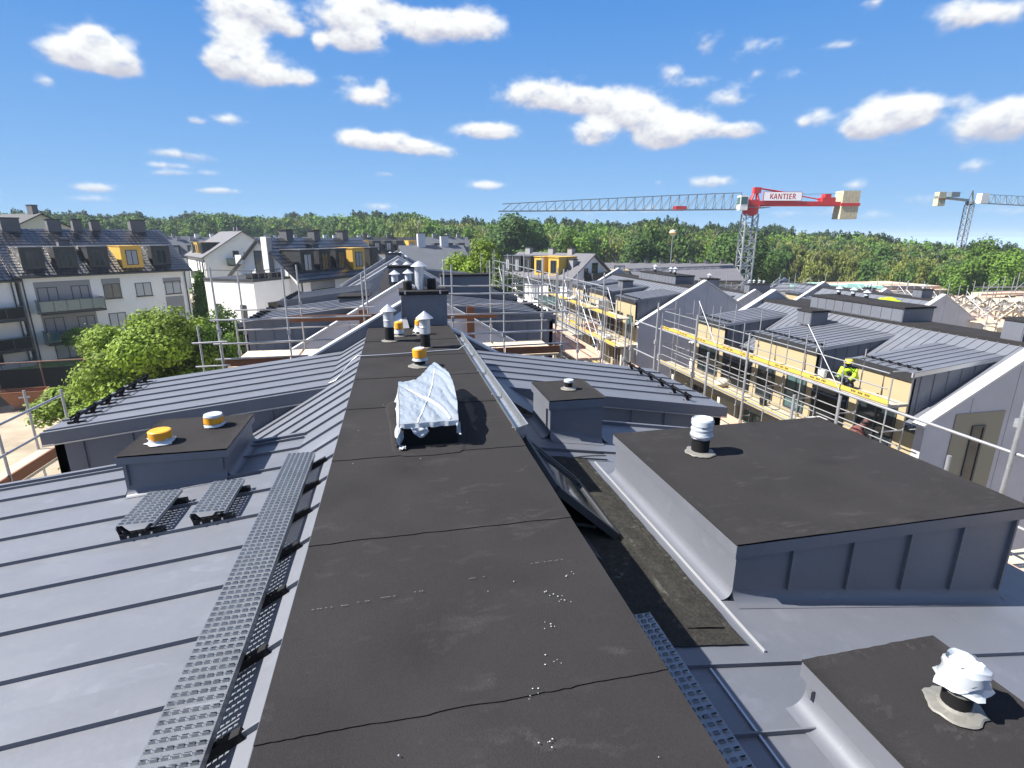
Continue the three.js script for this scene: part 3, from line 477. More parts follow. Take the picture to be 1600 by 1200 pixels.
  const walkway = (label, x0, x1, zs2, y, nx, feet, roofY, ext = 0.1) => {
    const g = part('roof_walkway', B(), M.tread, H, label), m = B();
    m.box(x0 - 0.003, y - 0.045, zs2[0], x0, y, zs2[zs2.length - 1]).box(x1, y - 0.045, zs2[0], x1 + 0.003, y, zs2[zs2.length - 1]); g.geometry = m.geo(ORG.get(H));
    for (let i = 0; i + 1 < zs2.length; i++) { const a = zs2[i] - 0.004, b = zs2[i + 1] + 0.004, n = Math.round((a - b) / 0.042); part('tread', slots(x0, x1, b, a, y, nx, n), M.tread, g); }
    for (const z of feet) { const s = B(), xm = (x0 + x1) / 2; s.beam([x0 + 0.01, y - 0.05, z], [x1 - 0.01, y - 0.05, z], 0.035, 0.012).beam([x0 + 0.02, y - 0.05, z], [x0 + 0.02, roofY(x0 + 0.02) + 0.02, z], 0.03, 0.012, [1, 0, 0]).beam([x1 - 0.02, y - 0.05, z], [x1 - 0.02, roofY(x1) + 0.02, z], 0.03, 0.012, [1, 0, 0]); s.beam([x0 - 0.02, roofY(x0) + 0.03, z], [x1 + ext, roofY(x1 + ext) + 0.02, z], 0.04, 0.04); part('bracket', s, M.black, g); }
  };
  walkway('long perforated metal walkway on the left roof slope', -1.02, -0.797, [1.5, -0.6, -1.98, -4.68], 9.65, 6, [0.46, 0, -0.46, -0.92, -1.385, -1.85, -2.31, -2.77, -3.23, -3.7, -4.16, -4.62].map((z) => z), (x) => Math.max(yMainL(x), yDormL(x)));
  walkway('perforated walkway in shade under the right ridge edge', 1.05, 1.31, [1.5, -0.6, -2.36], 9.43, 6, [0.48, 0.02, -0.44, -0.9, -1.36, -1.76, -2.2], (x) => yDormR(x), 0);
  for (const [x0, x1, z0, z1, label, y] of [[-2.19, -1.935, -4.75, -4.16, 'perforated metal roof step left of its twin', 9.375], [-1.67, -1.425, -4.75, -4.16, 'perforated metal roof step beside the long walkway', 9.42]]) {
    const g = part('roof_step', slots(x0, x1, z0, z1, y, 5, 13), M.tread, H, label), f = B();
    f.box(x0 - 0.003, y - 0.03, z0, x0, y, z1).box(x1, y - 0.03, z0, x1 + 0.003, y, z1); part('edge', f, M.galv, g);
    for (const z of [z1 - 0.02, z0 + 0.08]) {
      const s = B(), arc = []; for (let k = 0; k <= 8; k++) { const t = k / 8; arc.push([mix(x0 + 0.01, x1 - 0.02, t), y - 0.015 - 0.09 * Math.sin(Math.PI * t), z]); }
      for (let k = 0; k < 8; k++) s.beam(arc[k], arc[k + 1], 0.03, 0.014);
      s.beam([x0 - 0.005, y - 0.02, z], [x0 + 0.02, yDormL(x0) + 0.02, z], 0.03, 0.014, [1, 0, 0]).beam([x0 + 0.01, yDormL(x0) + 0.035, z], [x1 + 0.06, yDormL(x1) + 0.03, z], 0.05, 0.065);
      const b = part('bracket', s, M.black, g);
      if (z > -4.5) { const t = B(); for (let k = 0; k < 3; k++) { const x = mix(x0 + 0.07, x1 - 0.02, k / 2); t.tube([[x, yDormL(x) + 0.04, z + 0.025], [x, yDormL(x) + 0.04, z + 0.035]], 0.008, 8); } part('bolt', t, M.drip, b); }
    }
  }
  // smoke hatch kerb in the ridge
  part('hatch_kerb', B().box(0.0, 9.79, -5.5, 0.44, 9.985, -4.24), M.blackMatt, H, 'black kerb of the roof hatch in the ridge');
  part('felt_patch', B().grid(20, 16, (u, v) => { const a = u * 2 * Math.PI, q = 0.35 + 0.65 * v, wv = 1 + 0.08 * Math.sin(a * 3) + 0.05 * Math.sin(a * 5 + 1); const sx = Math.sign(Math.cos(a)) * Math.pow(Math.abs(Math.cos(a)), 0.45), sz = Math.sign(Math.sin(a)) * Math.pow(Math.abs(Math.sin(a)), 0.45); return [0.2 + 0.36 * q * sx * wv, 9.809 - (v === 1 ? 0.008 : 0), -4.86 - 0.83 * q * sz]; }), M.feltSide, H);
}

// ---------- loose things on the foreground roof ----------
{
  const r = rng(17), o = thing('plastic_sheet', 'crumpled clear plastic sheet with crossed tape draped over the roof hatch', 'plastic sheet', [0.22, 9.98, -4.9]);
  const F = (u, v) => { // u across, v away from the camera
    const bulge = 0.05 * Math.sin(Math.PI * v) * u + 0.1 * Math.pow(clamp(u * 1.15), 2) * smooth(0.35, 0.95, v) - 0.1 * smooth(0.72, 1, u) * smooth(0.6, 0.1, v) * 0;
    const wr = 0.02 * (Math.abs(fbm(u * 5 + 3, v * 4 + u * 3, 4) - 0.5) * 2) + 0.012 * Math.abs(Math.sin((u * 3.1 + v * 2.3 + 0.6 * fbm(u * 3, v * 3, 2)) * 5)) * (0.3 + u) + 0.007 * (vnoise(u * 22, v * 26) - 0.5);
    const x = mix(-0.035, 0.44, u) + 0.055 * Math.sin(Math.PI * clamp(v * 0.9)) * Math.pow(u, 3) + 0.012 * (vnoise(v * 9, u * 4) - 0.5), z = -4.21 - v * mix(1.32, 1.75, smooth(0.35, 0.85, u) * smooth(1.05, 0.8, u)) + 0.02 * (vnoise(u * 12, v * 3) - 0.5);
    return [x, 10.0 + 0.018 + bulge + wr * smooth(0, 0.06, v), z];
  };
  part('top', B().grid(60, 80, F), M.film, o);
  part('near_hem', B().grid(60, 3, (u, v) => { const p = F(u, 0); return [p[0], p[1] - v * (0.035 + 0.008 * vnoise(u * 20, 1)), p[2] + 0.004 + 0.006 * v * vnoise(u * 14, v * 3)]; }), M.filmWhite, o);
  part('left_hem', B().grid(60, 4, (u, v) => { const p = F(0, u); return [p[0] - 0.004 - 0.035 * v * v * (0.4 + vnoise(u * 20, 3)), p[1] - v * (0.13 + 0.1 * vnoise(u * 14, 7)), p[2]]; }), M.filmWhite, o);
  part('right_hem', B().grid(60, 4, (u, v) => { const p = F(1, u); return [p[0] + 0.01 * v, p[1] - v * (0.1 + 0.07 * vnoise(u * 10, 5)) , p[2]]; }), M.film, o);
  for (const [a, b] of [[[0.13, 0.78], [0.86, 0.02]], [[0.3, 0.0], [0.78, 0.8]]]) part('tape_strip', B().grid(3, 50, (u, v) => { const s = [mix(a[0], b[0], v) + (u - 0.5) * 0.04, mix(a[1], b[1], v) + (u - 0.5) * 0.02], p = F(clamp(s[0]), clamp(s[1])); return [p[0], p[1] + 0.005, p[2]]; }), M.tapeWhite, o);
  part('hanging_corner', B().grid(6, 14, (u, v) => [-0.035 + 0.035 * (u - 0.5) + 0.012 * Math.sin(v * 9 + u * 4) - 0.01 * v, 10.0 - 0.2 * v, -4.2 + 0.03 * Math.sin(u * 5 + v * 3)]), M.filmWhite, o);
  part('hanging_corner', B().grid(8, 6, (u, v) => [-0.05 + 0.05 * u, 9.815 + 0.03 * vnoise(u * 6, v * 6), -4.14 - 0.08 * v]), M.filmWhite, o);
  part('hanging_corner', B().grid(5, 8, (u, v) => [0.425 + 0.035 * u, 10.0 - 0.1 * v + 0.01 * vnoise(u * 5, v * 5), -4.195 + 0.02 * Math.sin(u * 4 + v * 4)]), M.filmWhite, o);
  part('hanging_corner', B().grid(12, 8, (u, v) => [0.05 + 0.13 * u + 0.02 * v, 9.985 - (0.04 + 0.05 * Math.sin(Math.PI * u)) * v, -4.2 + 0.03 * vnoise(u * 5, v * 4)]), M.filmWhite, o);
  

  const w = thing('cable', 'thin grey cable lying across the far ridge in front of the capped vents', 'cable', [0.2, 9.8, -8]);
  const pts = []; for (let i = 0; i <= 24; i++) { const t = i / 24, x = mix(-1.05, 1.06, t); pts.push([x, x < -0.56 ? mix(9.42, 9.83, smooth(-1.05, -0.56, x)) : x > 0.95 ? 9.87 : 9.812, -7.95 - 0.1 * t + 0.05 * Math.sin(t * 5)]); }
  tag(part('strand', B().tube(pts, 0.009, 6), M.drip, w), undefined); delete w.children[0].userData.label; delete w.children[0].userData.category;
  const w2 = thing('cable', 'grey cable sagging from the gutter end past the large roof box', 'cable', [1.5, 9.3, -5]);
  const p2 = []; for (let i = 0; i <= 20; i++) { const t = i / 20, x = mix(1.0, 2.22, t); p2.push([x, mix(9.8, 9.16, smooth(0, 0.35, t)) - 0.06 * t + 0.01 * Math.sin(t * 9), -4.5 - 0.75 * smooth(0, 0.4, t)]); }
  part('strand', B().tube(p2, 0.008, 6), M.rail, w2);
  // little white stones left on the felt
  const q = rng(44), g = [];
  for (const [cx, cz] of [[0.66, -2.15], [0.78, -2.28], [0.72, -2.1], [0.6, -1.95], [0.54, -1.75], [0.43, -1.6], [0.41, -1.37], [0.35, -1.25], [0.3, -1.2]]) for (let k = 0; k < 5; k++) { const s = 0.0014 + 0.002 * q(), x = cx + (q() - 0.5) * 0.08, z = cz + (q() - 0.5) * 0.06, e = new THREE.IcosahedronGeometry(s, 0); e.scale(1.3, 0.7, 1); e.translate(x - 0.5, 0.003, z + 1.7); g.push(e.toNonIndexed()); }
  for (let k = 0; k < 16; k++) { const e = new THREE.IcosahedronGeometry(0.0016 + 0.002 * q(), 0); e.translate(-0.5 + 1.4 * q() - 0.5, 0.002, -6 * q() + 0.7); g.push(e.toNonIndexed()); }
  const st = new THREE.Mesh(mergeGeometries(g), M.tapeWhite); st.name = 'grit'; st.position.set(0.5, 9.803, -1.7); scene.add(st); tag(st, 'scattered white grit lying on the black felt ridge', 'grit', null, 'stuff');
}

// ---------- the other new terraced houses ----------
// window in a wall: o = outer face point of the lower left corner, u = direction along the wall, n = outward direction
function windowIn(parent, o, u, n, w, h, opt = {}) {
  const P = (s, t, d) => add(o, add(mul(u, s), add([0, t, 0], mul(n, d)))), fw = opt.fw ?? 0.07, m = B(), bar = (a, b, c, d) => m.prism([P(a, b, -0.02), P(c, b, -0.02), P(c, d, -0.02), P(a, d, -0.02)], mul(n, 0.06));
  bar(0, 0, fw, h); bar(w - fw, 0, w, h); bar(fw, 0, w - fw, fw); bar(fw, h - fw, w - fw, h);
  for (let k = 1; k < (opt.cols ?? 2); k++) { const c = w * k / (opt.cols ?? 2); bar(c - fw / 2, fw, c + fw / 2, h - fw); }
  const f = part('window', m, opt.frame ?? M.frame, parent);
  part('pane', B().quad(P(0.02, 0.02, 0.015), P(w - 0.02, 0.02, 0.015), P(w - 0.02, h - 0.02, 0.015), P(0.02, h - 0.02, 0.015)), opt.glass ?? M.glass, f);
  if (opt.sill) part('sill', B().prism([P(-0.06, -0.05, 0), P(w + 0.06, -0.05, 0), P(w + 0.06, 0, 0), P(-0.06, 0, 0)], mul(n, 0.14)), M.frame, f);
  return f;
}
function terrace(p) {
  const H = thing('terraced_house', p.label, 'house', p.pos, 0, null, false), L = p.len, hw = 5;
  const yM = (x) => 9.66 - 0.577 * (Math.abs(x) - 0.77), yD = (x) => 9.35 - 0.115 * (Math.abs(x) - 1.3);
  const wallM = p.wall ?? M.greyWall;
  // gable walls with pale coping
  const gable = (z, name, label) => {
    const g = part(name, B().prism([[-hw, 0, z], [hw, 0, z], [hw, 7.32, z], [0, 10.22, z], [-hw, 7.32, z]], [0, 0, -0.3]), wallM, H, label);
    for (const s of [-1, 1]) part('coping', B().prism([[0, 10.32, z + 0.05], [s * (hw + 0.12), 7.34, z + 0.05], [s * (hw + 0.12), 7.26, z + 0.05], [0, 10.23, z + 0.05]], [0, 0, -0.42]), M.coping, g);
    for (let k = 1; k < 6; k++) { const x = -hw + k * 1.72; part('joint', B().box(x - 0.008, 0, z, x + 0.008, 10.1 - Math.abs(x) * 0.59, z + 0.006), M.greyPanel, g); }
    return g;
  };
  const ng = gable(0, 'near_gable'); gable(-L + 0.3, 'far_gable');
  if (p.gableWindow) { const [x, y, w, h] = p.gableWindow; part('window_surround', B().box(x - 0.75, y - 1.8, 0.004, x + w + 0.75, y + h + 0.45, 0.03), M.surround, ng); windowIn(H, [x, y - 1, 0.035], [1, 0, 0], [0, 0, 1], w, h + 1, { cols: 1, glass: M.glass }); }
  part('floor_slab', B().box(-hw + 0.1, 5.6, -0.4, hw - 0.1, 5.85, -L + 0.3), M.concrete, H);
  part('ridge_felt', B().box(-0.78, 9.5, -0.3, 0.78, 9.78, -L), M.felt, H);
  const w = p.seam ?? 0.46, n = Math.floor((L - 0.6) / w);
  for (const side of p.sides ?? [-1, 1]) {
    const D = (side < 0 ? p.dormL : p.dormR) ?? [], inD = (z) => D.find(([a, b]) => z < a - 0.02 && z > b + 0.02);
    const mk = (prof, rb) => { const m = B(), s = B(); for (let i = 0; i + 1 < prof.length; i++) { const a = prof[i], b = prof[i + 1]; m.quad([a[0] * side, a[1], 0], [b[0] * side, b[1], 0], [b[0] * side, b[1], -w], [a[0] * side, a[1], -w]); s.beam([a[0] * side, a[1] + 0.014, 0], [b[0] * side, b[1] + 0.014, 0], rb, 0.03); } return [m.geo(), s.geo()]; };
    const rb = p.rib ?? 0.02, gm = mk([[0.76, yM(0.76)], [hw + 0.1, yM(hw + 0.1)]], rb), gd = mk([[0.76, yM(0.76)], [1.3, 9.35], [hw + 0.06, yD(hw + 0.06)]], rb);
    for (let k = 0; k < n; k++) { const z = -0.36 - k * w, q = inD(z - w / 2) ? gd : gm, o = mesh('roof_panel', q[0], p.roof ?? M.metalFar, H); o.position.z = z; mesh('standing_seam', q[1], M.seam, o); }
    for (const [za, zb, o = {}] of D) {
      const xw = side * (hw - 0.02), top = (x) => yD(x) - 0.03;
      for (const z of [za, zb]) part('dormer_cheek', B().prism([[side * 1.3, top(1.3), z], [xw, top(xw), z], [xw, yM(xw) - 0.3, z], [side * 1.3, top(1.3) - 0.04, z]], [0, 0, z === za ? -0.06 : 0.06]), M.cheek, H);
      { const s = B(); for (let x = 1.9; x < 4.9; x += 0.55) s.box(side * x, yM(x), za, side * (x + 0.02), yD(x) - 0.15, za + 0.02); stuff(part('standing_seam', s, M.seam, H)); }
      part('verge_trim', B().prism([[side * 1.28, yD(1.28) + 0.01, za + 0.05], [side * (hw + 0.08), yD(hw + 0.08) + 0.01, za + 0.05], [side * (hw + 0.08), yD(hw + 0.08) - 0.14, za + 0.05], [side * 1.4, yD(1.4) - 0.14, za + 0.05]], [0, 0, -0.06]), p.trim ?? M.cheek, H);
      const fr = part('dormer_front', B().box(side * (hw - 0.14), 5.85, za, side * hw, 8.72, zb), o.face ?? p.face ?? M.cheek, H);
      part('eave_board', B().box(side * (hw - 0.02), 8.62, za + 0.04, side * (hw + 0.07), 8.9, zb - 0.04), M.anth, H);
      if (p.guards) { part('snow_guard', B().tube([[side * (hw - 0.3), 9.02, za - 0.1], [side * (hw - 0.3), 9.02, zb + 0.1]], 0.02, 6), M.black, H); for (let z = za - 0.15; z > zb; z -= w) part('guard_hook', B().beam([side * (hw - 0.45), 8.97, z], [side * (hw - 0.22), 9.06, z], 0.05, 0.07), M.black, H); }
      if (p.windows) {
        const Wd = Math.abs(za - zb), u = [0, 0, side > 0 ? -1 : 1], nn = [side, 0, 0], z0 = side > 0 ? za : zb, cnt = Wd > 3 ? 2 : 1;
        for (let k = 0; k < cnt; k++) windowIn(H, [side * hw, 6.0, z0 + u[2] * (0.45 + k * (Wd / cnt))], u, nn, Wd / cnt - 0.75, 1.75, { glass: k % 2 ? M.glassTeal : M.glass });
      }
    }
  }
  for (const [z0, z1, x0, x1, y, h] of p.boxes ?? []) {
    const b = part('roof_box', B().box(x0, y, z0, x1, y + h, z1), M.cheek, H); part('cap', B().box(x0 - 0.05, y + h, z0 + 0.05, x1 + 0.05, y + h + 0.08, z1 - 0.05), M.felt, b);
    const N = Math.round(Math.abs(z0 - z1) / 0.55); for (let k = 0; k < N; k++) part('box_panel', B().box(x0 - 0.02, y + 0.06, z0 - 0.01 - (k + 0.03) * (z0 - z1) / N, x0 - 0.004, y + h - 0.04, z0 - (k + 0.95) * (z0 - z1) / N), M.metalFar, b);
  }
  for (const [x, z, y, h] of p.vents ?? []) { const v = part('roof_vent', B().lathe([x, y, z], [[0.09, 0], [0.09, h], [0, h]], 8), M.black, H); part('rain_cap', B().lathe([x, y, z], [[0.11, h * 0.5], [0.11, h], [0.19, h], [0, h + 0.14]], 10), M.tapeWhite, v); }
  // long walls
  for (const side of [-1, 1]) part('facade_wall', B().box(side * (hw - 0.3), 0, -0.3, side * (hw - 0.03), 6.9, -L + 0.3), side < 0 && p.face ? p.face : M.white, H);
  if (p.facade) {
    for (let k = 0; k * 2.4 + 2 < L; k++) for (const y of [0.3, 3.1]) { const z = -1.9 - k * 2.4; windowIn(H, [-hw + 0.02, y, z], [0, 0, 1], [-1, 0, 0], 1.3, 2.1, { glass: (k + Math.round(y)) % 3 ? M.glass : M.glassTeal, frame: k % 2 ? M.rust : M.frame }); }
    for (const [a, b] of p.gaps ?? []) part('shaded_recess_panel', B().box(-hw + 0.01, 5.9, a, -hw - 0.03, 8.0, b), M.black, H);  // flat black slab: dark glazing and the recess shade painted as one
    part('terrace_slab', B().box(-hw - 1.1, 5.55, -0.1, -hw, 5.8, -L), M.deck, H);
    part('terrace_slab', B().box(-hw - 1.1, 2.7, -0.1, -hw, 2.95, -L), M.deck, H);
    for (let z = -0.2; z > -L; z -= 4.7) part('party_wall', B().box(-hw - 1.1, 0, z, -hw, 5.5, z - 0.22), M.cream, H);
  }
  return H;
}
terrace({ label: 'next dark house of our own row, pale grey gable facing us across the gap', pos: [0.21, 0, -15.5], len: 15.5, wall: M.paleGrey, dormL: [[-2.4, -5.6], [-8.2, -11.5]], dormR: [[-2.0, -5.3], [-8, -11.4]], guards: true, rib: 0.03, boxes: [[-4.7, -5.6, -0.45, 0.45, 9.78, 0.62], [-6.4, -7.2, 1.6, 3.6, 9.0, 0.95], [-4.2, -5.4, -2.2, -1.2, 9.1, 0.3]], vents: [[-0.25, -3, 9.8, 0.5], [0.2, -3.4, 9.8, 0.5], [-0.2, -9, 9.8, 0.5], [0.3, -9.4, 9.8, 0.5]] });
terrace({ label: 'third house of our row, only its ridge boxes and hooded vents showing', pos: [0.21, 0, -36], len: 14, wall: M.paleGrey, dormR: [[-2, -5.3]], seam: 0.9, boxes: [[-1, -1.9, -0.8, 0.2, 9.78, 0.6]], vents: [[-0.5, -2.4, 9.8, 0.6], [0.2, -2.6, 9.8, 0.6], [0.5, -1.4, 9.8, 0.4]] });
const rowR = { wall: M.greyWall, sides: [-1], face: M.beige, guards: true, windows: true, facade: true };
terrace({ ...rowR, label: 'near right row house with beige dormers and a grey gable at the right edge', pos: [21.7, -1.8, -13.2], len: 14.6, seam: 0.36, rib: 0.035, dormL: [[-0.75, -3.1], [-5.0, -8.9], [-11.4, -14.1]], gaps: [[-3.2, -4.9], [-9, -11.3]], gableWindow: [-3.1, 5.9, 0.55, 1.3], trim: M.drip, boxes: [[-5.3, -10.6, -0.75, 0.8, 9.75, 0.6], [-8.2, -9.1, -2.7, -1.8, 9.25, 0.62], [-0.9, -1.6, -0.5, 0.6, 9.7, 0.75]], vents: [[0.6, -8.6, 10.4, 0.3], [0.6, -9.4, 10.4, 0.35], [0.5, -10.2, 10.4, 0.35]] });
terrace({ ...rowR, label: 'farther house of the right row, big plain grey gable behind yellow scaffolding', pos: [21.7, -1.8, -34.8], len: 16, seam: 0.5, rib: 0.04, dormL: [[-0.7, -4.3], [-6.1, -10.2], [-11.7, -14.8]], gaps: [[-4.4, -6], [-10.3, -11.6]], boxes: [[-3.0, -9.4, -0.75, 0.8, 9.75, 0.6], [-7.2, -8.2, -3.2, -2.3, 9.1, 0.6], [-0.4, -1.3, 0.3, 1.3, 9.5, 0.8]], vents: [[-0.3, -4, 10.4, 0.5], [0.2, -5.6, 10.4, 0.4], [-0.2, -7.5, 10.4, 0.5], [0.3, -8.6, 10.4, 0.45], [0.7, -0.8, 10.3, 0.3]] });
terrace({ ...rowR, facade: false, windows: false, label: 'small grey gabled house of the back row under scaffolding at far right', pos: [46.5, -3.6, -37.5], len: 14, seam: 0.9, dormL: [[-2, -5], [-8, -11]], boxes: [[-2, -2.9, -0.2, 1, 9.75, 0.7]], vents: [[0.2, -2.3, 10.4, 0.4], [0.6, -2.6, 10.4, 0.4]] });
terrace({ ...rowR, facade: false, windows: false, label: 'back row house with a dark chimney box and four white capped vents', pos: [43, -5.0, -58], len: 16, seam: 0.9, dormL: [[-2, -5], [-8, -11]], boxes: [[-0.6, -1.6, -0.5, 2.4, 9.65, 1.1]], vents: [[-0.3, -1, 10.75, 0.5], [0.4, -1.1, 10.75, 0.5], [1.1, -1.0, 10.75, 0.5], [1.8, -1.1, 10.75, 0.4]] });
terrace({ ...rowR, facade: false, windows: false, label: 'back row house with a mint green insulated wall behind the long ridge box', pos: [58, -4.8, -54], len: 18, seam: 0.9, dormL: [[-2, -5], [-8, -11]], boxes: [[-0.8, -1.6, -2.2, -0.8, 9.1, 1.1]], vents: [[-1.8, -1.1, 10.2, 0.5], [-1.2, -1.2, 10.2, 0.5]] });

// ---------- scaffolding ----------
// s runs along, t across; P turns (s, t, y) into a point
function scaffold(p) {
  const o = thing('scaffold', p.label, 'scaffold', p.pos, 0, null), P = p.P, [t0, t1] = p.t, S = p.s, r = (p.r ?? 0.024) * 0.82, q = rng(p.seed ?? 3), wob = () => (q() - 0.5) * 0.05;
  for (const s of S) for (const t of [t0, t1]) { if (p.skip && q() < p.skip) continue; const top = (p.top ?? 0) + (q() - 0.5) * (p.topVar ?? 0.6), a = P(s + wob(), t + wob() * 0.4, p.base), b = P(s + wob(), t + wob() * 0.4, top); part('standard', B().tube([a, b], r, 7), M.tube, o); const c = lerp3(a, b, 0.55 + 0.3 * q()); part('coupler', B().beam(add(c, [0, -0.05, 0]), add(c, [0, 0.05, 0]), r * 3.4, r * 3.4), M.tube, o); }
  for (const lv of p.levels) {
    const y = lv.y, a = S[0], b = S[S.length - 1];
    for (let i = 0; i + 1 < S.length; i++) {
      if (lv.deck !== false && !(p.skipDeck && q() < p.skipDeck)) for (let k = 0; k < (p.planks ?? 2); k++) { const u = mix(t0, t1, (k + 0.04) / (p.planks ?? 2)), v = mix(t0, t1, (k + 0.96) / (p.planks ?? 2)), A = P(S[i] + 0.03, u, y - 0.05), C = P(S[i + 1] - 0.03, v, y); part('deck_board', B().box(...A, ...C), p.deckM ?? M.deck, o); }
      if (lv.toe) { const h = p.toeH ?? 0.17, A = P(S[i] + 0.02, t0 - 0.02, y + 0.02), C = P(S[i + 1] - 0.02, t0 + 0.012, y + 0.02 + h); const tb = part('toe_board', B().box(...A, ...C), lv.toe, o); if (lv.print) { const pm = B(), s0 = mix(S[i], S[i + 1], 0.3 + 0.3 * q()); for (let k = 0; k < 11; k++) if (k % 4 !== 3) { const a = P(s0 - 0.07 * k, t0 - 0.024, y + 0.07), b = P(s0 - 0.07 * k - 0.045, t0 - 0.02, y + 0.14); pm.box(...a, ...b); } stuff(part('printed_mark', pm, M.anth, tb)); } }
      if (p.frames) for (const s of [S[i]]) part('transom', B().tube([P(s, t0, y - 0.08), P(s, t1, y - 0.08)], r * 0.9, 6), M.tube, o);
    }
    for (const h of lv.rails ?? [0.5, 1]) for (const t of lv.both ? [t0, t1] : [t0]) part('guard_rail', B().tube([P(a - 0.15, t + r * 2, y + h + wob()), P(b + 0.15, t + r * 2, y + h + wob())], r * 0.95, 7), M.tube, o);
    if (lv.brace) for (let i = lv.brace[0]; i + 1 < S.length; i += lv.brace[1]) part('brace', B().tube([P(S[i], t0 - r * 2, y), P(S[i + 1], t0 - r * 2, y + 2)], r * 0.9, 6), M.tube, o);
    if (p.topFrames) for (const s of S) part('top_bar', B().tube([P(s, t0, y + p.topFrames), P(s, t1, y + p.topFrames)], r, 6), M.tube, o);
  }
  return o;
}
const alongZ = (s, t, y) => [t, y, s], alongX = (s, t, y) => [s, y, t];
const seq = (a, b, n) => Array.from({ length: n + 1 }, (_, i) => mix(a, b, i / n));
scaffold({ label: 'galvanised scaffold with brown toe boards in the gap, left of the chimney block', pos: [-2.2, 0, -13], P: alongX, s: [-3.65, -2.32, -0.72], t: [-12, -13.8], base: 6.5, top: 10.8, topVar: 0.25, levels: [{ y: 8.82, toe: M.brownBoard, rails: [0.2, 0.53, 1.0], both: true }], deckM: M.palePly, seed: 4, planks: 2, frames: true });
scaffold({ label: 'galvanised scaffold with brown toe boards in the gap, right of the chimney block', pos: [2.2, 0, -13], P: alongX, s: [1.2, 2.4, 3.78], t: [-12, -13.8], base: 6.5, top: 10.85, topVar: 0.3, levels: [{ y: 8.8, toe: M.brownBoard, rails: [0.24, 0.55, 1.0, 1.47], both: true }], deckM: M.palePly, seed: 5, planks: 2, frames: true });
{
  const o = thing('guard_board', 'dark red brown guard board on the scaffold left of the chimney block', 'board', [-1.5, 9.6, -13.0]); part('board', B().box(-2.45, 9.6, -13.02, -0.3, 9.74, -12.98), M.brownBoard, o);
  const o2 = thing('guard_board', 'dark brown guard board on the scaffold right of the chimney block', 'board', [1.8, 9.6, -13.0]); part('board', B().box(1.15, 9.56, -13.02, 2.42, 9.68, -12.98), M.brownBoard, o2);
  for (const [x, l] of [[-0.95, 'upright brown plank against the pale gable left of the chimney block'], [2.05, 'upright brown plank against the pale gable right of the chimney block']]) { const k = thing('plank', l, 'plank', [x, 8.2, -15.2]); part('board', B().box(x - 0.11, 7.6, -15.32, x + 0.11, 9.55, -15.26), M.brownBoard, k); }
}
scaffold({ label: 'pale scaffold tower at the left end of the gap beside the tree', pos: [-4.4, 0, -12.5], P: alongX, s: [-3.98, -3.62], t: [-11.8, -13], base: 5, top: 9.75, topVar: 0.3, levels: [{ y: 8.4, rails: [0.5, 1.0] }, { y: 7.6, rails: [0.3], both: true }], seed: 6, frames: true });
scaffold({ label: 'scaffold rail along the left eave of our house', pos: [-5.8, 0, -9], P: alongZ, s: [-1.5, -3.6, -6.2, -8.75, -10.4], t: [-5.85, -6.4], base: 4.5, top: 8.9, topVar: 0.1, levels: [{ y: 7.85, rails: [0.52, 0.98], toe: M.brownBoard }], seed: 7, r: 0.026, skipDeck: 0 });
scaffold({ label: 'long scaffold rail beyond the right eave of our house', pos: [6.6, 0, -8], P: alongZ, s: [-1, -4.22, -6.6, -8.9, -10.8, -12.7, -14.2], t: [6.6, 5.75], base: 5, top: 9.55, topVar: 0.9, levels: [{ y: 7.75, rails: [0.62, 1.42], toe: M.pink }], deckM: M.deck, seed: 8, r: 0.027 });
scaffold({ label: 'scaffold with yellow toe boards along the near house of the right row', pos: [15.4, -1.8, -20], P: alongZ, s: seq(-13.2, -28.2, 8), t: [15.0, 15.8], base: -1.8, top: 7.7, topVar: 1.5, levels: [{ y: 6.35, toe: M.toe, print: 1, rails: [0.5, 1.0], brace: [1, 4] }, { y: 4.35, toe: M.toe, print: 1, rails: [0.5, 1.0], both: true }, { y: 2.35, rails: [0.5, 1.0], toe: M.toe }], deckM: M.deck, toeH: 0.15, seed: 9, r: 0.027, frames: true, topFrames: 1.1 });
scaffold({ label: 'crowded yellow boarded scaffold along the farther house of the right row', pos: [15.3, -1.8, -43], P: alongZ, s: seq(-34.6, -52, 10), t: [14.9, 15.9], base: -1.8, top: 7.4, topVar: 1.6, levels: [{ y: 6.0, toe: M.toe, rails: [0.5, 1.0], brace: [0, 3] }, { y: 4.0, toe: M.toe, rails: [0.5, 1.0], both: true, brace: [1, 3] }, { y: 2.0, toe: M.toe, rails: [0.5, 1.0] }, { y: 0.2, toe: M.toe, rails: [0.5, 1] }], deckM: M.palePly, toeH: 0.2, seed: 10, r: 0.033, frames: true });
scaffold({ label: 'tall grey scaffold on the right side of the next house in our row', pos: [6.3, 0, -26], P: alongZ, s: seq(-16, -36, 8), t: [6.4, 5.6], base: 0, top: 10.4, topVar: 1.2, levels: [{ y: 7.7, rails: [0.5, 1.0], both: true, brace: [0, 3], toe: M.pink }, { y: 9.4, rails: [0.1, 0.6], deck: false }], deckM: M.pink, seed: 11, r: 0.028, frames: true });
scaffold({ label: 'scaffold tower standing in the street between the two rows', pos: [9, 0, -30], P: alongZ, s: seq(-24, -34, 4), t: [9.6, 8.6], base: -1.5, top: 9.4, topVar: 1.0, levels: [{ y: 6.5, rails: [0.5, 1.0], both: true, brace: [0, 2] }, { y: 4.5, rails: [0.5, 1], both: true }, { y: 2.5, rails: [0.5, 1], toe: M.toe }], deckM: M.deck, seed: 12, r: 0.028, frames: true, skipDeck: 0.4 });
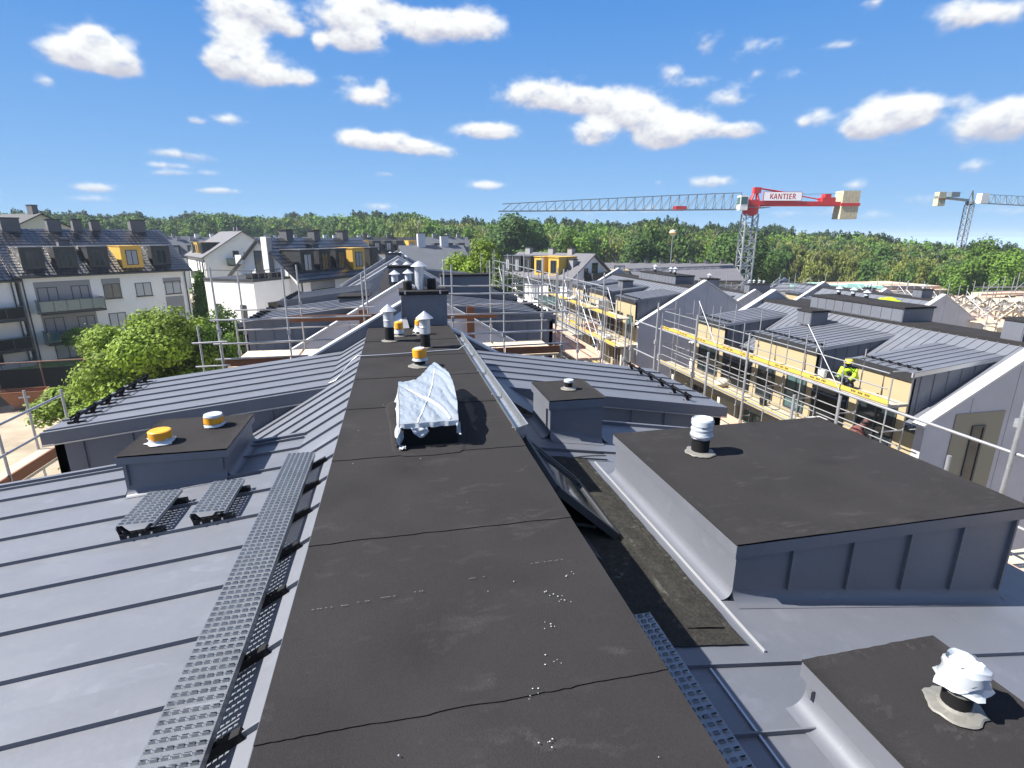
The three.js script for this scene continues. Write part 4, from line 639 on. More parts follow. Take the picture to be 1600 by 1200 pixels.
scaffold({ label: 'scaffold pole standing at the right picture edge behind the large roof box', pos: [9.5, 0, -5], P: alongZ, s: [-2.2, -4.4], t: [7.6, 6.9], base: 4, top: 10.6, topVar: 0.2, levels: [{ y: 7.7, rails: [0.6, 1.3] }], seed: 14, r: 0.03 });

// ---------- white apartment buildings and other houses round the site ----------
// local frame: the long front runs along +x at z = 0 and looks towards +z; depth goes to -z
function apartments(p) {
  const H = thing(p.name ?? 'apartment_building', p.label, 'building', p.pos, (p.turn ?? 0) * R, p.group, false), { L, D, eave, ridge } = p, ov = p.over ?? 0.45, hz = -D / 2, q = rng(Math.round(L * 100 + D * 7));
  const wall = p.wall ?? M.white, sl = (ridge - eave) / (D / 2), yAt = (z) => ridge - Math.abs(z - hz) * sl;
  part('wall', B().prism([[0, 0, 0], [0, eave, 0], [0, ridge - 0.06, hz], [0, eave, -D], [0, 0, -D]], [L, 0, 0]), wall, H);
  const rm = p.roof ?? M.roofGrey;
  if (p.tiles) {
    const len = Math.hypot(D / 2 + ov, (D / 2 + ov) * sl), nT = Math.round((L + 2 * ov) / 0.42), nC = Math.round(len / 0.46);
    const f = (u, v) => { const x = -ov + u * (L + 2 * ov), z = hz + v * (D / 2 + ov), c = (v * nC) % 1; return [x, yAt(z) + 0.05 + 0.05 * c + 0.045 * Math.abs(Math.sin(Math.PI * u * nT)), z]; };
    const m = B(); // each course steps over the next one
    for (let c = 0; c < nC; c++) m.grid(nT * 4, 2, (u, v) => f(u, Math.min((c + v * 0.995) / nC, 0.9999)));
    stuff(part('roof_tiles', m, M.tile, H));
    part('roof_slope', B().prism([[-ov, yAt(hz), hz], [-ov, yAt(-D - ov), -D - ov], [-ov, yAt(-D - ov) - 0.12, -D - ov], [-ov, ridge - 0.12, hz], [-ov, yAt(ov) - 0.12, ov], [-ov, yAt(ov), ov]], [L + 2 * ov, 0, 0]), M.tile, H);
  } else for (const s of [1, -1]) part('roof_slope', B().prism([[-ov, ridge + 0.12, hz], [-ov, yAt(hz + s * (D / 2 + ov)) + 0.12, hz + s * (D / 2 + ov)], [-ov, yAt(hz + s * (D / 2 + ov)) - 0.06, hz + s * (D / 2 + ov)], [-ov, ridge - 0.06, hz]], [L + 2 * ov, 0, 0]), rm, H);
  part('gutter', B().tube([[-ov, yAt(ov) - 0.02, ov + 0.06], [L + ov, yAt(ov) - 0.02, ov + 0.06]], 0.08, 8), M.frame, H);
  for (const x of p.pipes ?? [0.15, L - 0.25]) part('downpipe', B().tube([[x, yAt(ov) - 0.05, ov], [x, eave - 0.5, 0.12], [x, 0, 0.12]], 0.06, 7), M.frame, H);
  for (const [x, w, m, dz = 0.35, h = 2.3] of p.dormers ?? []) {
    const mm = m ?? M.anth, top = eave + h, zb = hz + (ridge - top) / sl + 0.2, zf = -dz;
    const d = part('dormer', B().box(x, eave - 0.05, zb, x + w, top, zf), mm, H); part('dormer_roof', B().box(x - 0.06, top, zb - 0.1, x + w + 0.06, top + 0.07, zf + 0.1), mm === M.anth ? M.roofSheet : mm, d);
    windowInOf(d, [x + w * 0.22, eave + 0.45, zf + 0.01], [1, 0, 0], [0, 0, 1], w * 0.56, 1.5, { fw: 0.07, glass: q() < 0.6 ? M.glassPale : M.glass });
  }
  for (const [x, y, w, h, o = {}] of p.windows ?? []) {
    if (o.panel) part('grey_panel', B().box(x - 0.05, y + h + 0.02, 0, x + w + 0.05, y + h + o.panel, 0.035), M.greyPanel, H);
    windowIn(H, [x, y, 0.01], [1, 0, 0], [0, 0, 1], w, h, { sill: true, glass: q() < 0.35 ? M.glassPale : M.glass, ...o });
  }
  for (const [x, y, w, d = 1.3, o = {}] of p.balconies ?? []) balcony(H, [x, y, 0], [1, 0, 0], [0, 0, 1], w, d, o);
  for (const [x, y, w, h] of p.panels ?? []) part('grey_panel', B().box(x, y, 0, x + w, y + h, 0.03), M.greyPanel, H);
  for (const [x, z, w, d, h] of p.chimneys ?? []) {
    const y = yAt(z) - 0.3, c = part('chimney', B().box(x, y, z - d / 2, x + w, y + h, z + d / 2), p.chimneyM ?? M.chimney, H); part('chimney_cap', B().box(x - 0.07, y + h, z - d / 2 - 0.07, x + w + 0.07, y + h + 0.1, z + d / 2 + 0.07), M.anth, c);
    if (p.pots) for (let k = 0.2; k < w - 0.1; k += 0.45) part('chimney_pot', B().lathe([x + k + 0.1, y + h + 0.1, z], [[0.1, 0], [0.1, 0.25], [0, 0.25]], 8), M.anth, c);
  }
  return H;
}
const windowInOf = windowIn;
function balcony(H, o, u, n, w, d, op = {}) {
  const P = (s, t, k) => add(o, add(mul(u, s), add([0, t, 0], mul(n, k)))), pr = (a, b) => B().prism([P(a[0], a[1], a[2]), P(b[0], a[1], a[2]), P(b[0], b[1], a[2]), P(a[0], b[1], a[2])], mul(n, b[2] - a[2]));
  const g = part('balcony', pr([0, -0.16, 0], [w, 0, d]), op.slab ?? M.concrete, H);
  part('balcony_edge', pr([-0.03, -0.2, d], [w + 0.03, 0.06, d + 0.05]), M.anth, g);
  const m = B(), H1 = 1.1, bar = (a, b) => m.beam(P(...a), P(...b), 0.05, 0.05);
  bar([0, H1, d], [w, H1, d]); bar([0, H1, 0], [0, H1, d]); bar([w, H1, 0], [w, H1, d]);
  const N = Math.max(2, Math.round(w / 1.1)); for (let k = 0; k <= N; k++) bar([w * k / N, 0, d], [w * k / N, H1, d]);
  part('railing', m, M.rail, g);
  if (op.fill !== false) part('railing_panel', pr([0.03, 0.1, d - 0.012], [w - 0.03, H1 - 0.06, d + 0.012]), op.fill ?? M.glassTeal, g);
  for (const s of [0.01, w - 0.01]) part('railing_panel', B().prism([P(s, 0.1, 0.05), P(s, 0.1, d - 0.05), P(s, H1 - 0.06, d - 0.05), P(s, H1 - 0.06, 0.05)], mul(u, 0.01)), op.fill && op.fill !== true ? op.fill : M.glassTeal, g);
  return g;
}
const P5 = { panel: 0.5 };
apartments({ label: 'white apartment house behind the big green tree, four dark dormers and a yellow one', pos: [-33.4, -0.3, -57.2], turn: 41.9, L: 14.2, D: 12, eave: 8.55, ridge: 12.5, tiles: true,
  dormers: [[0.5, 1.7], [3.0, 1.7], [5.6, 1.7], [8.3, 1.9, M.yellow, 0.1], [11.2, 1.8]], panels: [[0.9, 5.0, 4.3, 2.75], [0.9, 2.2, 4.3, 2.5], [11.7, 4.1, 1.8, 1.4], [11.7, 6.9, 1.8, 0.6]],
  windows: [[1.05, 5.05, 1.5, 2.2, { sill: false }], [3.6, 5.75, 1.4, 1.5], [6.2, 5.75, 1.5, 1.5, P5], [9.0, 5.75, 1.5, 1.4], [11.8, 5.75, 1.6, 1.4], [1.05, 2.2, 1.5, 2.2, { sill: false }], [3.6, 2.8, 1.4, 1.5], [6.2, 2.8, 1.5, 1.5], [9.0, 2.8, 1.5, 1.4], [11.8, 2.8, 1.6, 1.4], [1.4, 0.2, 2, 1.7], [6.2, 0.2, 1.5, 1.5]],
  balconies: [[0.7, 5.0, 5.0, 1.4], [0.7, 2.15, 5.0, 1.4]], chimneys: [[0.8, -6, 1.4, 0.8, 1.3], [4.3, -6, 1.1, 0.8, 1.25], [6.4, -6, 0.8, 0.7, 1.3], [8, -6.1, 0.8, 0.7, 1.3], [11.6, -6, 1.5, 0.8, 1.35], [4.1, -3, 0.9, 0.8, 1.2]] });
apartments({ label: 'white apartment house cut by the left picture edge, dark balconies on every floor', pos: [-43.1, -0.3, -48.6], turn: 41.9, L: 12.6, D: 12, eave: 8.3, ridge: 12.3, tiles: true, dormers: [[9.4, 1.7], [6.2, 1.7]],
  windows: [[9, 5.6, 1.6, 1.6, P5], [6, 5.2, 1.6, 2], [9, 2.6, 1.6, 1.8], [6, 2.4, 1.6, 2], [9, 0.2, 1.6, 1.7]], balconies: [[7.6, 4.7, 4.9, 1.6, { fill: M.black }], [7.6, 2.0, 4.9, 1.6, { fill: M.black }], [7.6, -0.2, 4.9, 1.6, { fill: M.greyPanel }]], chimneys: [[9.9, -6, 1.2, 0.8, 1.8], [7, -6, 1.2, 0.8, 1.6]] });
// the tiled building with the terrace
{
  const H = apartments({ label: 'white house with a flat terrace block, tiled roof, four dark dormers and one yellow', pos: [-8.5, -0.2, -50.8], turn: 58.6, L: 15, D: 7.6, eave: 8.25, ridge: 11.5, tiles: true,
    dormers: [[1.0, 1.8], [3.5, 1.7], [6.0, 1.7], [8.4, 2.1, M.yellow, 0.1], [11.8, 1.7]], windows: [[1.6, 5.4, 3.4, 1.6, { panel: 0.7, cols: 3 }], [7.5, 5.6, 1.5, 1.5], [11, 5.6, 1.5, 1.5], [2, 2.6, 2, 1.7], [7.5, 2.6, 1.5, 1.5]], chimneys: [[3.0, -3.8, 0.9, 0.8, 1.1], [6.9, -3.8, 0.9, 0.8, 1.1], [11.5, -3.8, 1, 0.8, 1.1], [4.6, -2.2, 0.8, 0.8, 1.1]], pipes: [0.3] });
  part('terrace_block', B().box(-4.2, 0, -6.2, 0, 8.1, -0.9), M.white, H);
  part('terrace_edge', B().box(-4.26, 8.1, -6.26, 0, 8.32, -0.84), M.frame, H);
  part('terrace_railing', B().beam([-4.2, 9.0, -0.95], [0, 9.0, -0.95], 0.06, 0.06).beam([-4.2, 9.0, -6.1], [-4.2, 9.0, -0.95], 0.06, 0.06), M.rail, H);
  for (let k = 0; k <= 6; k++) part('railing_post', B().beam([-4.2 + 0.7 * k, 8.3, -0.95], [-4.2 + 0.7 * k, 9.0, -0.95], 0.05, 0.05, [1, 0, 0]), M.rail, H);
  part('planter', B().box(-3.9, 8.3, -1.9, -2.2, 8.75, -1.3), M.anth, H); part('planter', B().box(-1.9, 8.3, -1.9, -0.5, 8.7, -1.3), M.anth, H);
  for (const [s, y] of [[-5.3, 4.3], [-5.3, 1.3], [-2.6, 4.3]]) windowIn(H, [-4.21, y, s], [0, 0, 1], [-1, 0, 0], 0.6, 1.9, { cols: 1 });
  windowIn(H, [-2.9, 4.2, -0.89], [1, 0, 0], [0, 0, 1], 1.8, 2.1, { panel: 0.5 }); balcony(H, [-3.1, 3.9, -0.9], [1, 0, 0], [0, 0, 1], 2.3, 1.2);
  part('chimney_column', B().box(-0.6, 8.1, -3.1, 0.0, 11.7, -2.5), M.white, H); part('chimney_column_side', B().box(-0.58, 8.1, -2.5, -0.02, 11.6, -2.46), M.greyPanel, H);
  windowIn(H, [-0.01, 8.5, -4.6], [0, 0, 1], [-1, 0, 0], 0.9, 2, { cols: 1 });
  part('air_conditioner', B().box(-0.35, 9.3, -6.5, -0.01, 10.1, -5.8), M.white, H);
}
// gable-fronted building with the balcony
{
  const H = apartments({ label: 'white building with a big gable and a balcony under its peak', pos: [-40.1, -0.2, -119.1], turn: -63, L: 17, D: 13, eave: 8.4, ridge: 12.6, dormers: [[12, 2], [8.5, 1.6, M.yellow], [6.6, 1.6, M.yellow], [3.5, 2]], windows: [[14, 5.5, 1.2, 2], [11.5, 5.5, 1.2, 2], [9, 5.5, 1.2, 2], [14, 2.4, 1.2, 1.6]], balconies: [[9.5, 4.6, 5.5, 1.3, { fill: M.anth }]], chimneys: [[14.4, -6.6, 0.7, 0.6, 1.3], [12, -6.6, 0.7, 0.6, 1.3]] });
  const X = 17.02; // the gable end
  balcony(H, [X, 6.9, -3.4], [0, 0, -1], [1, 0, 0], 6.4, 1.3);
  for (const [z, y, w, h] of [[-4.6, 8.2, 1.0, 1.1], [-6.4, 7.4, 0.9, 1.6], [-8.0, 7.0, 1.5, 2.3], [-5, 4.6, 1.5, 1.8], [-9, 4.6, 1.2, 1.3]]) windowIn(H, [X, y, z], [0, 0, -1], [1, 0, 0], w, h, { cols: h > 2 ? 2 : 1 });
  part('grey_plinth', B().box(17, 0, -13, 17.05, 2.1, 0), M.greyPanel, H); part('yellow_panel', B().box(17.06, 0, -2.6, 17.09, 1.9, -0.2), M.yellow, H);
}
// building beyond the street, yellow dormers and a gable with a balcony
{
  const H = apartments({ label: 'white building across the site with two yellow dormers at its gable end', pos: [13.5, -2.2, -71], turn: -56, L: 12, D: 8.5, eave: 9.0, ridge: 11.6, wall: M.white, roof: M.roofGrey, dormers: [[0.6, 1.3], [2.3, 1.3], [4.0, 1.3], [6.2, 1.6, M.yellow, 0.05], [8.5, 1.6, M.yellow, 0.05]], windows: [[1, 6.2, 1.1, 1.8], [3.5, 6.2, 1.1, 1.8], [6, 6.2, 1.1, 1.8], [8.6, 6, 1.8, 2.1], [1, 3.3, 1.1, 1.8], [3.5, 3.3, 1.1, 1.8], [6, 3.3, 1.1, 1.8], [8.6, 3.1, 1.8, 2.1]], balconies: [[8.2, 5.7, 2.8, 1.4], [8.2, 2.9, 2.8, 1.4]], chimneys: [[1.2, -4.2, 0.8, 0.7, 1.0], [5.2, -4.2, 0.8, 0.7, 1.0], [8.4, -4.2, 0.7, 0.7, 1.0], [3, -2.2, 0.9, 0.9, 1.1], [10.3, -2, 0.8, 0.9, 1.1]], chimneyM: M.greyPanel });
  windowIn(H, [12.02, 8.9, -2.6], [0, 0, -1], [1, 0, 0], 0.8, 1.1, { cols: 1 }); windowIn(H, [12.02, 8.6, -4.2], [0, 0, -1], [1, 0, 0], 1.2, 2, { cols: 1 }); balcony(H, [12.02, 8.4, -2.6], [0, 0, -1], [1, 0, 0], 4.2, 1.3, { fill: M.anth });
}
apartments({ label: 'long low building with a plain grey roof in front of the wood', pos: [30.5, -2.5, -75], turn: -19, L: 19, D: 14, eave: 8.0, ridge: 9.9, wall: M.cream, roof: M.roofGrey, dormers: [[0.3, 2.8, M.beige, 0.1, 1.2]], chimneys: Array.from({ length: 8 }, (_, k) => [1.5 + k * 2.3, -7, 0.5, 0.5, 0.95]) });
apartments({ label: 'dark roofed building with yellow dormers in front of the wood, left of centre', pos: [-8, 0.4, -114], turn: 14, L: 14.5, D: 10, eave: 8.0, ridge: 10.9, wall: M.white, roof: M.anth, dormers: [[1.6, 1.6, M.yellow], [4, 1.6], [6.4, 1.6], [8.8, 1.6], [11.4, 1.6, M.yellow]], windows: [[1.6, 5, 1.4, 1.6], [4.6, 5, 1.4, 1.6], [7.6, 5, 1.4, 1.6], [10.8, 5, 1.4, 1.6]], chimneys: [[3, -5, 0.8, 0.6, 1.2], [8, -5, 0.8, 0.6, 1.2]] });
apartments({ label: 'house with a pale gable peak rising behind the tiled roof at far left', pos: [-64, 0, -100], turn: -32, L: 9, D: 11, eave: 12.2, ridge: 14.9, wall: M.cream, roof: M.anth, chimneys: [[6.8, -5.5, 1.3, 0.8, 1.6]] });
apartments({ label: 'low house with a steep light grey slope and white capped vents beside the middle tree', pos: [1.6, 0, -62], turn: 8, L: 7, D: 9, eave: 7.9, ridge: 10.4, wall: M.cream, roof: M.roofSheet, chimneys: [[1.8, -4.5, 0.9, 0.8, 1.8], [4.6, -4.5, 0.9, 0.7, 1.5]], chimneyM: M.paleGrey, windows: [[1, 5, 1.2, 1.5], [4, 5, 1.2, 1.5]] });
// the estate further off on the left, each house its own
{
  const q = rng(23), list = [
    ['dark gabled house far behind the balcony gable, leftmost of its row', -62, -142, 20, 14], ['far house with a white gable above the balcony building', -49, -150, 35, 12], ['far dark house with a row of small chimneys right of the balcony gable', -36, -155, 10, 16],
    ['far house with two white gables behind the tiled terrace house', -22, -150, 25, 14], ['far long dark roof with white dormers behind the terrace house', -14, -142, 12, 18], ['far dark house with pale chimneys left of the yellow dormer building', -30, -131, 15, 13],
    ['low far roof beside the edge of the wood, right of the yellow dormer building', 8, -131, 12, 11], ['far grey gable among dark roofs, farthest on the left estate', -72, -180, 30, 14], ['far brown roof house behind the yellow dormer pair', -52, -132, 24, 13], ['far house whose dark roof touches the tree line left of centre', -40, -190, 15, 18]];
  for (const [label, x, z, t, L] of list) {
    const e = 7.6 + q() * 0.8, y = -0.4;
    apartments({ label, pos: [x, y, z], turn: t, L, D: 10, eave: e, ridge: e + 3.2 + q() * 0.5, wall: M.white, roof: q() < 0.6 ? M.anth : M.roofSheet, dormers: q() < 0.7 ? [[1.5, 1.6, q() < 0.3 ? M.yellow : M.anth], [4.5, 1.6, M.anth], [7.5, 1.6, M.anth]] : [], windows: [[1.5, 5.2, 1.3, 1.6], [4.5, 5.2, 1.3, 1.6], [7.5, 5.2, 1.3, 1.6]], chimneys: [[2.4, -5, 0.9, 0.6, 1.3], [6, -5, 0.9, 0.6, 1.3], [8.6, -5, 0.7, 0.6, 1.2]], chimneyM: q() < 0.5 ? M.paleGrey : M.greyPanel });
  }
}

// ---------- vegetation ----------
const leafGeo = (n, seed, rad, size, lobes, flat = 1) => { // many small leaf faces spread through clumps of a crown of radius 1
  const q = rng(seed), P = new Float32Array(n * 18), N = new Float32Array(n * 18), U = new Float32Array(n * 12), C = new Float32Array(n * 18); let o = 0;
  const L = lobes ?? Array.from({ length: 22 }, () => { const a = q() * 6.283, e = Math.asin(q() * 1.75 - 0.75), r = 0.45 + 0.38 * q(); return [Math.cos(a) * Math.cos(e) * r, Math.sin(e) * r * flat, Math.sin(a) * Math.cos(e) * r, 0.24 + 0.2 * q(), 0.75 + 0.5 * q()]; });
  for (let i = 0; i < n; i++) {
    const l = L[Math.floor(q() * L.length)], a = q() * 6.283, e = Math.asin(q() * 2 - 1), r = l[3] * Math.pow(q(), 0.5) * (1 + 0.35 * q() * q()), d = [Math.cos(a) * Math.cos(e), Math.sin(e), Math.sin(a) * Math.cos(e)];
    const c = [l[0] + d[0] * r, l[1] + d[1] * r * 0.85, l[2] + d[2] * r], s = size * (0.6 + 0.8 * q());
    const nn = norm([d[0] + (q() - 0.5) * 1.6, d[1] + 0.4 + (q() - 0.5) * 1.4, d[2] + (q() - 0.5) * 1.6]), u = mul(norm(cross(nn, [q() - 0.5, q() - 0.5, q() - 0.5])), s), v = mul(norm(cross(nn, u)), s * (0.55 + 0.3 * q()));
    const tip = add(c, u), bot = sub(c, u), l1 = add(c, v), l2 = sub(c, v), k = l[4] * (0.8 + 0.4 * q());
    for (const t of [bot, l2, tip, bot, tip, l1]) { for (let j = 0; j < 3; j++) { P[o + j] = t[j]; N[o + j] = nn[j]; C[o + j] = k; } o += 3; }
  }
  const g = new THREE.BufferGeometry(); g.setAttribute('position', new THREE.BufferAttribute(P, 3)); g.setAttribute('normal', new THREE.BufferAttribute(N, 3)); g.setAttribute('uv', new THREE.BufferAttribute(U, 2)); g.setAttribute('color', new THREE.BufferAttribute(C, 3)); return g;
};
const leafMat = (r, g, b) => new THREE.MeshPhysicalMaterial({ color: col(r * 0.85, g * 0.85, b * 0.85), roughness: 0.75, specularIntensity: 0.35, vertexColors: true, side: THREE.DoubleSide, transmission: 0.35, thickness: 0 });
const LM = { bright: leafMat(0.21, 0.31, 0.025), mid: leafMat(0.12, 0.22, 0.025), dark: leafMat(0.065, 0.135, 0.022), birch: leafMat(0.22, 0.27, 0.05), olive: leafMat(0.175, 0.21, 0.045), pine: leafMat(0.035, 0.07, 0.022) };
const trunkGeo = (h, r, seed, spread) => { const q = rng(seed), m = B().tube([[0, 0, 0], [0.02 * h, h * 0.35, 0], [0, h * 0.75, 0.02 * h]], r, 7, r * 0.35); for (let k = 0; k < 6; k++) { const a = k * 1.1 + q(), y = h * (0.3 + 0.07 * k); m.tube([[0, y, 0], [Math.cos(a) * spread * 0.5, y + h * 0.12, Math.sin(a) * spread * 0.5], [Math.cos(a) * spread * 0.85, y + h * 0.24, Math.sin(a) * spread * 0.85]], r * 0.4, 5, r * 0.12); } return m.geo(); };
function tree(name, label, pos, h, rx, cy, ry, geo, m, group, trunkM = M.bark, cat = 'tree') {
  const t = thing(name, label, cat, pos, (pos[0] * 37 % 6.28), group, false);
  mesh('trunk', trunkGeo(h, Math.max(0.06, h * 0.02), Math.round(pos[0] * 10), rx), trunkM, t);
  const c = mesh('crown', geo, m, t); c.position.y = cy; c.scale.set(rx, ry, rx);
  return t;
}
const LOB = (n, s) => { const q = rng(s); return Array.from({ length: n }, () => { const a = q() * 6.283, e = Math.asin(q() * 1.8 - 0.8), r = 0.3 + 0.5 * q(); return [Math.cos(a) * Math.cos(e) * r, Math.sin(e) * r, Math.sin(a) * Math.cos(e) * r, 0.2 + 0.17 * q(), 0.75 + 0.5 * q()]; }); };
const G = { near: leafGeo(60000, 31, 1, 0.023, LOB(46, 5)), near2: leafGeo(34000, 32, 1, 0.03, LOB(40, 6)), mid: leafGeo(22000, 33, 1, 0.038, LOB(44, 7)), mid2: leafGeo(20000, 37, 1, 0.038, LOB(40, 8)), cone: leafGeo(7000, 34, 1, 0.05, Array.from({ length: 26 }, (_, i) => { const y = i / 26 * 2 - 1, r = 0.55 * (1 - (y + 1) / 2) + 0.08, a = i * 2.4; return [Math.cos(a) * r, y * 0.85, Math.sin(a) * r, 0.22 + 0.2 * (1 - (y + 1) / 2), 0.7 + 0.5 * ((i * 7) % 5) / 5]; })), bush: leafGeo(9000, 35, 1, 0.045) };
tree('leafy_tree', 'big bright green tree in front of the white apartment house', [-13.9, 0, -33.2], 6.5, 3.9, 4.6, 3.9, G.near, LM.bright);
tree('leafy_tree', 'smaller darker green tree right of the big bright one, touching the scaffold', [-10.6, 0, -34.5], 5, 2.5, 4.2, 3.2, G.near2, LM.mid);
tree('columnar_tree', 'narrow conical tree between the two white buildings on the left', [-23.8, 0, -73.5], 6.5, 1.9, 4.0, 3.6, G.cone, LM.mid);
tree('leafy_tree', 'round bright green tree rising behind the next house of our row', [7.7, 0, -50.5], 9, 4.0, 6.6, 4.7, G.near2, LM.bright);
tree('leafy_shrub', 'low leafy shrub beside the orange tub', [-19.5, 0, -36], 1.5, 2.4, 1.5, 1.7, G.bush, LM.bright, null, M.bark, 'shrub');
tree('leafy_shrub', 'shrub at the left picture edge behind the red bucket', [-29.2, 0, -42.5], 2.5, 1.7, 2.6, 1.6, G.bush, LM.mid, null, M.bark, 'shrub');
tree('leafy_shrub', 'small dark bush under the lower balcony of the white apartment house', [-29.4, 0, -56.5], 1.5, 1.3, 2.4, 1.1, G.bush, LM.mid, null, M.bark, 'shrub');
tree('leafy_shrub', 'sunlit low shrub at the eave of our left dormer', [-14.2, 0, -27.6], 1.5, 2.0, 1.9, 1.9, G.bush, LM.bright, null, M.bark, 'shrub');
tree('leafy_tree', 'big round green tree before the wood hiding the foot of the second crane', [95, -3, -71], 10, 6.0, 7.9, 6.4, G.near2, LM.mid);
tree('leafy_tree', 'dark green oak at the front of the wood right of the red crane mast', [72, -3, -101], 11, 8.2, 9.5, 7.6, G.mid, LM.dark);
tree('leafy_tree', 'large dark oak in front of the wood, left of the crane jib tip', [29, -2, -133], 14, 11, 10.5, 9.5, G.mid, LM.dark);
tree('leafy_tree', 'tall dark tree behind the white balloon lamp', [54, -2.5, -112], 12, 7.5, 9.2, 8.3, G.mid2, LM.dark);
tree('leafy_tree', 'mid green tree left of the tall dark tree', [39, -2.5, -120], 12, 8.0, 8.6, 8.2, G.mid, LM.mid);
tree('leafy_tree', 'dark spreading tree at the front of the wood above the tarpaulins', [104, -3, -98], 9, 7.5, 6.8, 6.4, G.mid2, LM.dark);
// the wood: trees that read as one mass
{
  const kinds = [[leafGeo(2600, 61, 1, 0.07, LOB(34, 11)), LM.mid], [leafGeo(2400, 62, 1, 0.065, LOB(38, 12)), LM.birch], [leafGeo(2800, 63, 1, 0.075, LOB(34, 13)), LM.dark], [leafGeo(2200, 64, 1, 0.065, LOB(36, 14)), LM.olive], [leafGeo(1500, 65, 1, 0.08, Array.from({ length: 16 }, (_, i) => [Math.cos(i * 2.4) * 0.4, -0.2 + 0.06 * i, Math.sin(i * 2.4) * 0.4, 0.3, 0.8 + 0.03 * i])), LM.pine]];
  const q = rng(77), put = kinds.map(() => []), W = (az, d, h, k) => { const x = Math.sin(az * R) * d, z = -Math.cos(az * R) * d; put[k].push([x, z, h, q()]); };
  // azimuth from the eye, nearest distance, depth, height of the trees
  const edge = (az) => az < -6 ? 255 : az < 2 ? mix(235, 175, (az + 6) / 8) : az < 8 ? mix(175, 150, (az - 2) / 6) : az < 40 ? 146 : mix(146, 128, (az - 40) / 20);
  const height = (az) => az < -6 ? 23 : az < 5 ? mix(23, 19.5, (az + 6) / 11) : az < 30 ? 19.5 : mix(19.5, 12.5, clamp((az - 30) / 24));
  for (let az = -62; az < 78; az += 0.36) for (let row = 0; row < 9; row++) {
    const d = edge(az) + row * 7.5 + (q() - 0.5) * 7, n = fbm(az * 0.35 + 50, row * 0.25 + 3, 3), a = az + (q() - 0.5) * 0.6;
    let k = n < 0.42 ? 2 : n < 0.52 ? 0 : n < 0.66 ? 1 : 3; if (az > 24) k = q() < 0.62 ? (q() < 0.6 ? 1 : 3) : n < 0.45 ? 2 : 0; if (az < 0) k = q() < 0.5 ? 0 : q() < 0.5 ? 1 : 2;
    if (row > 6 && q() < 0.55) k = 4;
    W(a, d, height(az) * (0.72 + 0.2 * q() + row * 0.028 + 0.2 * (fbm(az * 0.3, 7, 2) - 0.5)), k);
  }
  const woods = new THREE.Group(); woods.name = 'forest'; scene.add(woods); tag(woods, 'dense mixed wood closing the view behind the whole site', 'forest', null, 'stuff');
  const d = new THREE.Object3D(), c = new THREE.Color(), tg = trunkGeo(1, 0.016, 5, 0.2), tr = [];
  put.forEach((list, k) => {
    const im = new THREE.InstancedMesh(kinds[k][0], kinds[k][1], list.length); im.name = 'crowns'; im.castShadow = im.receiveShadow = true; im.userData.kind = 'stuff';
    list.forEach(([x, z, h, t], i) => {
      const y = groundY(x, z) - 0.5, w = h * (k === 4 ? 0.17 : (k === 1 || k === 3 ? 0.17 : 0.24) + 0.08 * t), ch = h * (k === 4 ? 0.3 : 0.44);
      d.position.set(x, y + h - ch, z); d.rotation.set(0, t * 60, 0); d.scale.set(w, ch, w); d.updateMatrix(); im.setMatrixAt(i, d.matrix);
      const s = 0.85 + 0.3 * ((t * 7.3) % 1); im.setColorAt(i, c.setRGB(s * (0.92 + 0.16 * ((t * 3.1) % 1)), s, s * 0.95)); tr.push([x, y, z, h]);
    });
    woods.add(im);
  });
  const it = new THREE.InstancedMesh(tg, M.barkPale, tr.length); it.name = 'trunks'; it.userData.kind = 'stuff'; tr.forEach(([x, y, z, h], i) => { d.position.set(x, y, z); d.rotation.set(0, i, 0); d.scale.set(h, h, h); d.updateMatrix(); it.setMatrixAt(i, d.matrix); }); woods.add(it);
}

// ---------- cranes ----------
// lattice tower or boom: corners run from a to b, width w0 to w1
function lattice(o, name, a, b, w, h, n, m, r, up = [0, 1, 0], tri = false) {
  const d = sub(b, a), dn = norm(d); let s = norm(cross(dn, up)), t = norm(cross(s, dn));
  const cor = (k, i, j) => add(add(a, mul(d, k)), add(mul(s, i * w / 2), mul(t, j * h / 2)));
  const C = tri ? [[-1, -1], [1, -1], [0, 1]] : [[-1, -1], [1, -1], [1, 1], [-1, 1]];
  for (const [i, j] of C) part(name + '_chord', B().beam(cor(0, i, j), cor(1, i, j), r * 2, r * 2), m, o);
  const E = tri ? [[0, 2], [1, 2], [0, 1]] : [[0, 1], [1, 2], [2, 3], [3, 0]];
  for (let k = 0; k < n; k++) {
    const mm = B();
    for (const [p, q] of E) { const A = C[p], D = C[q], f = k % 2; mm.beam(cor(k / n, ...(f ? A : D)), cor((k + 1) / n, ...(f ? D : A)), r * 1.2, r * 1.2); if (!tri) mm.beam(cor(k / n, ...A), cor(k / n, ...D), r * 1.1, r * 1.1); else if (p < q && q === 2) mm.beam(cor((k + 1) / n, ...A), cor((k + 1) / n, ...D), r * 1.1, r * 1.1); }
    part(name + '_bracing', mm, m, o);
  }
}
function signTexture(text) {
  const c = document.createElement('canvas'); c.width = 512; c.height = 96; const g = c.getContext('2d');
  g.fillStyle = '#f4f2f0'; g.fillRect(0, 0, 512, 96); g.fillStyle = '#a9242c'; g.font = 'bold 86px sans-serif'; g.textAlign = 'center'; g.textBaseline = 'middle'; g.fillText(text, 256, 50, 490);
  const t = new THREE.CanvasTexture(c); t.colorSpace = THREE.SRGBColorSpace; return t;
}
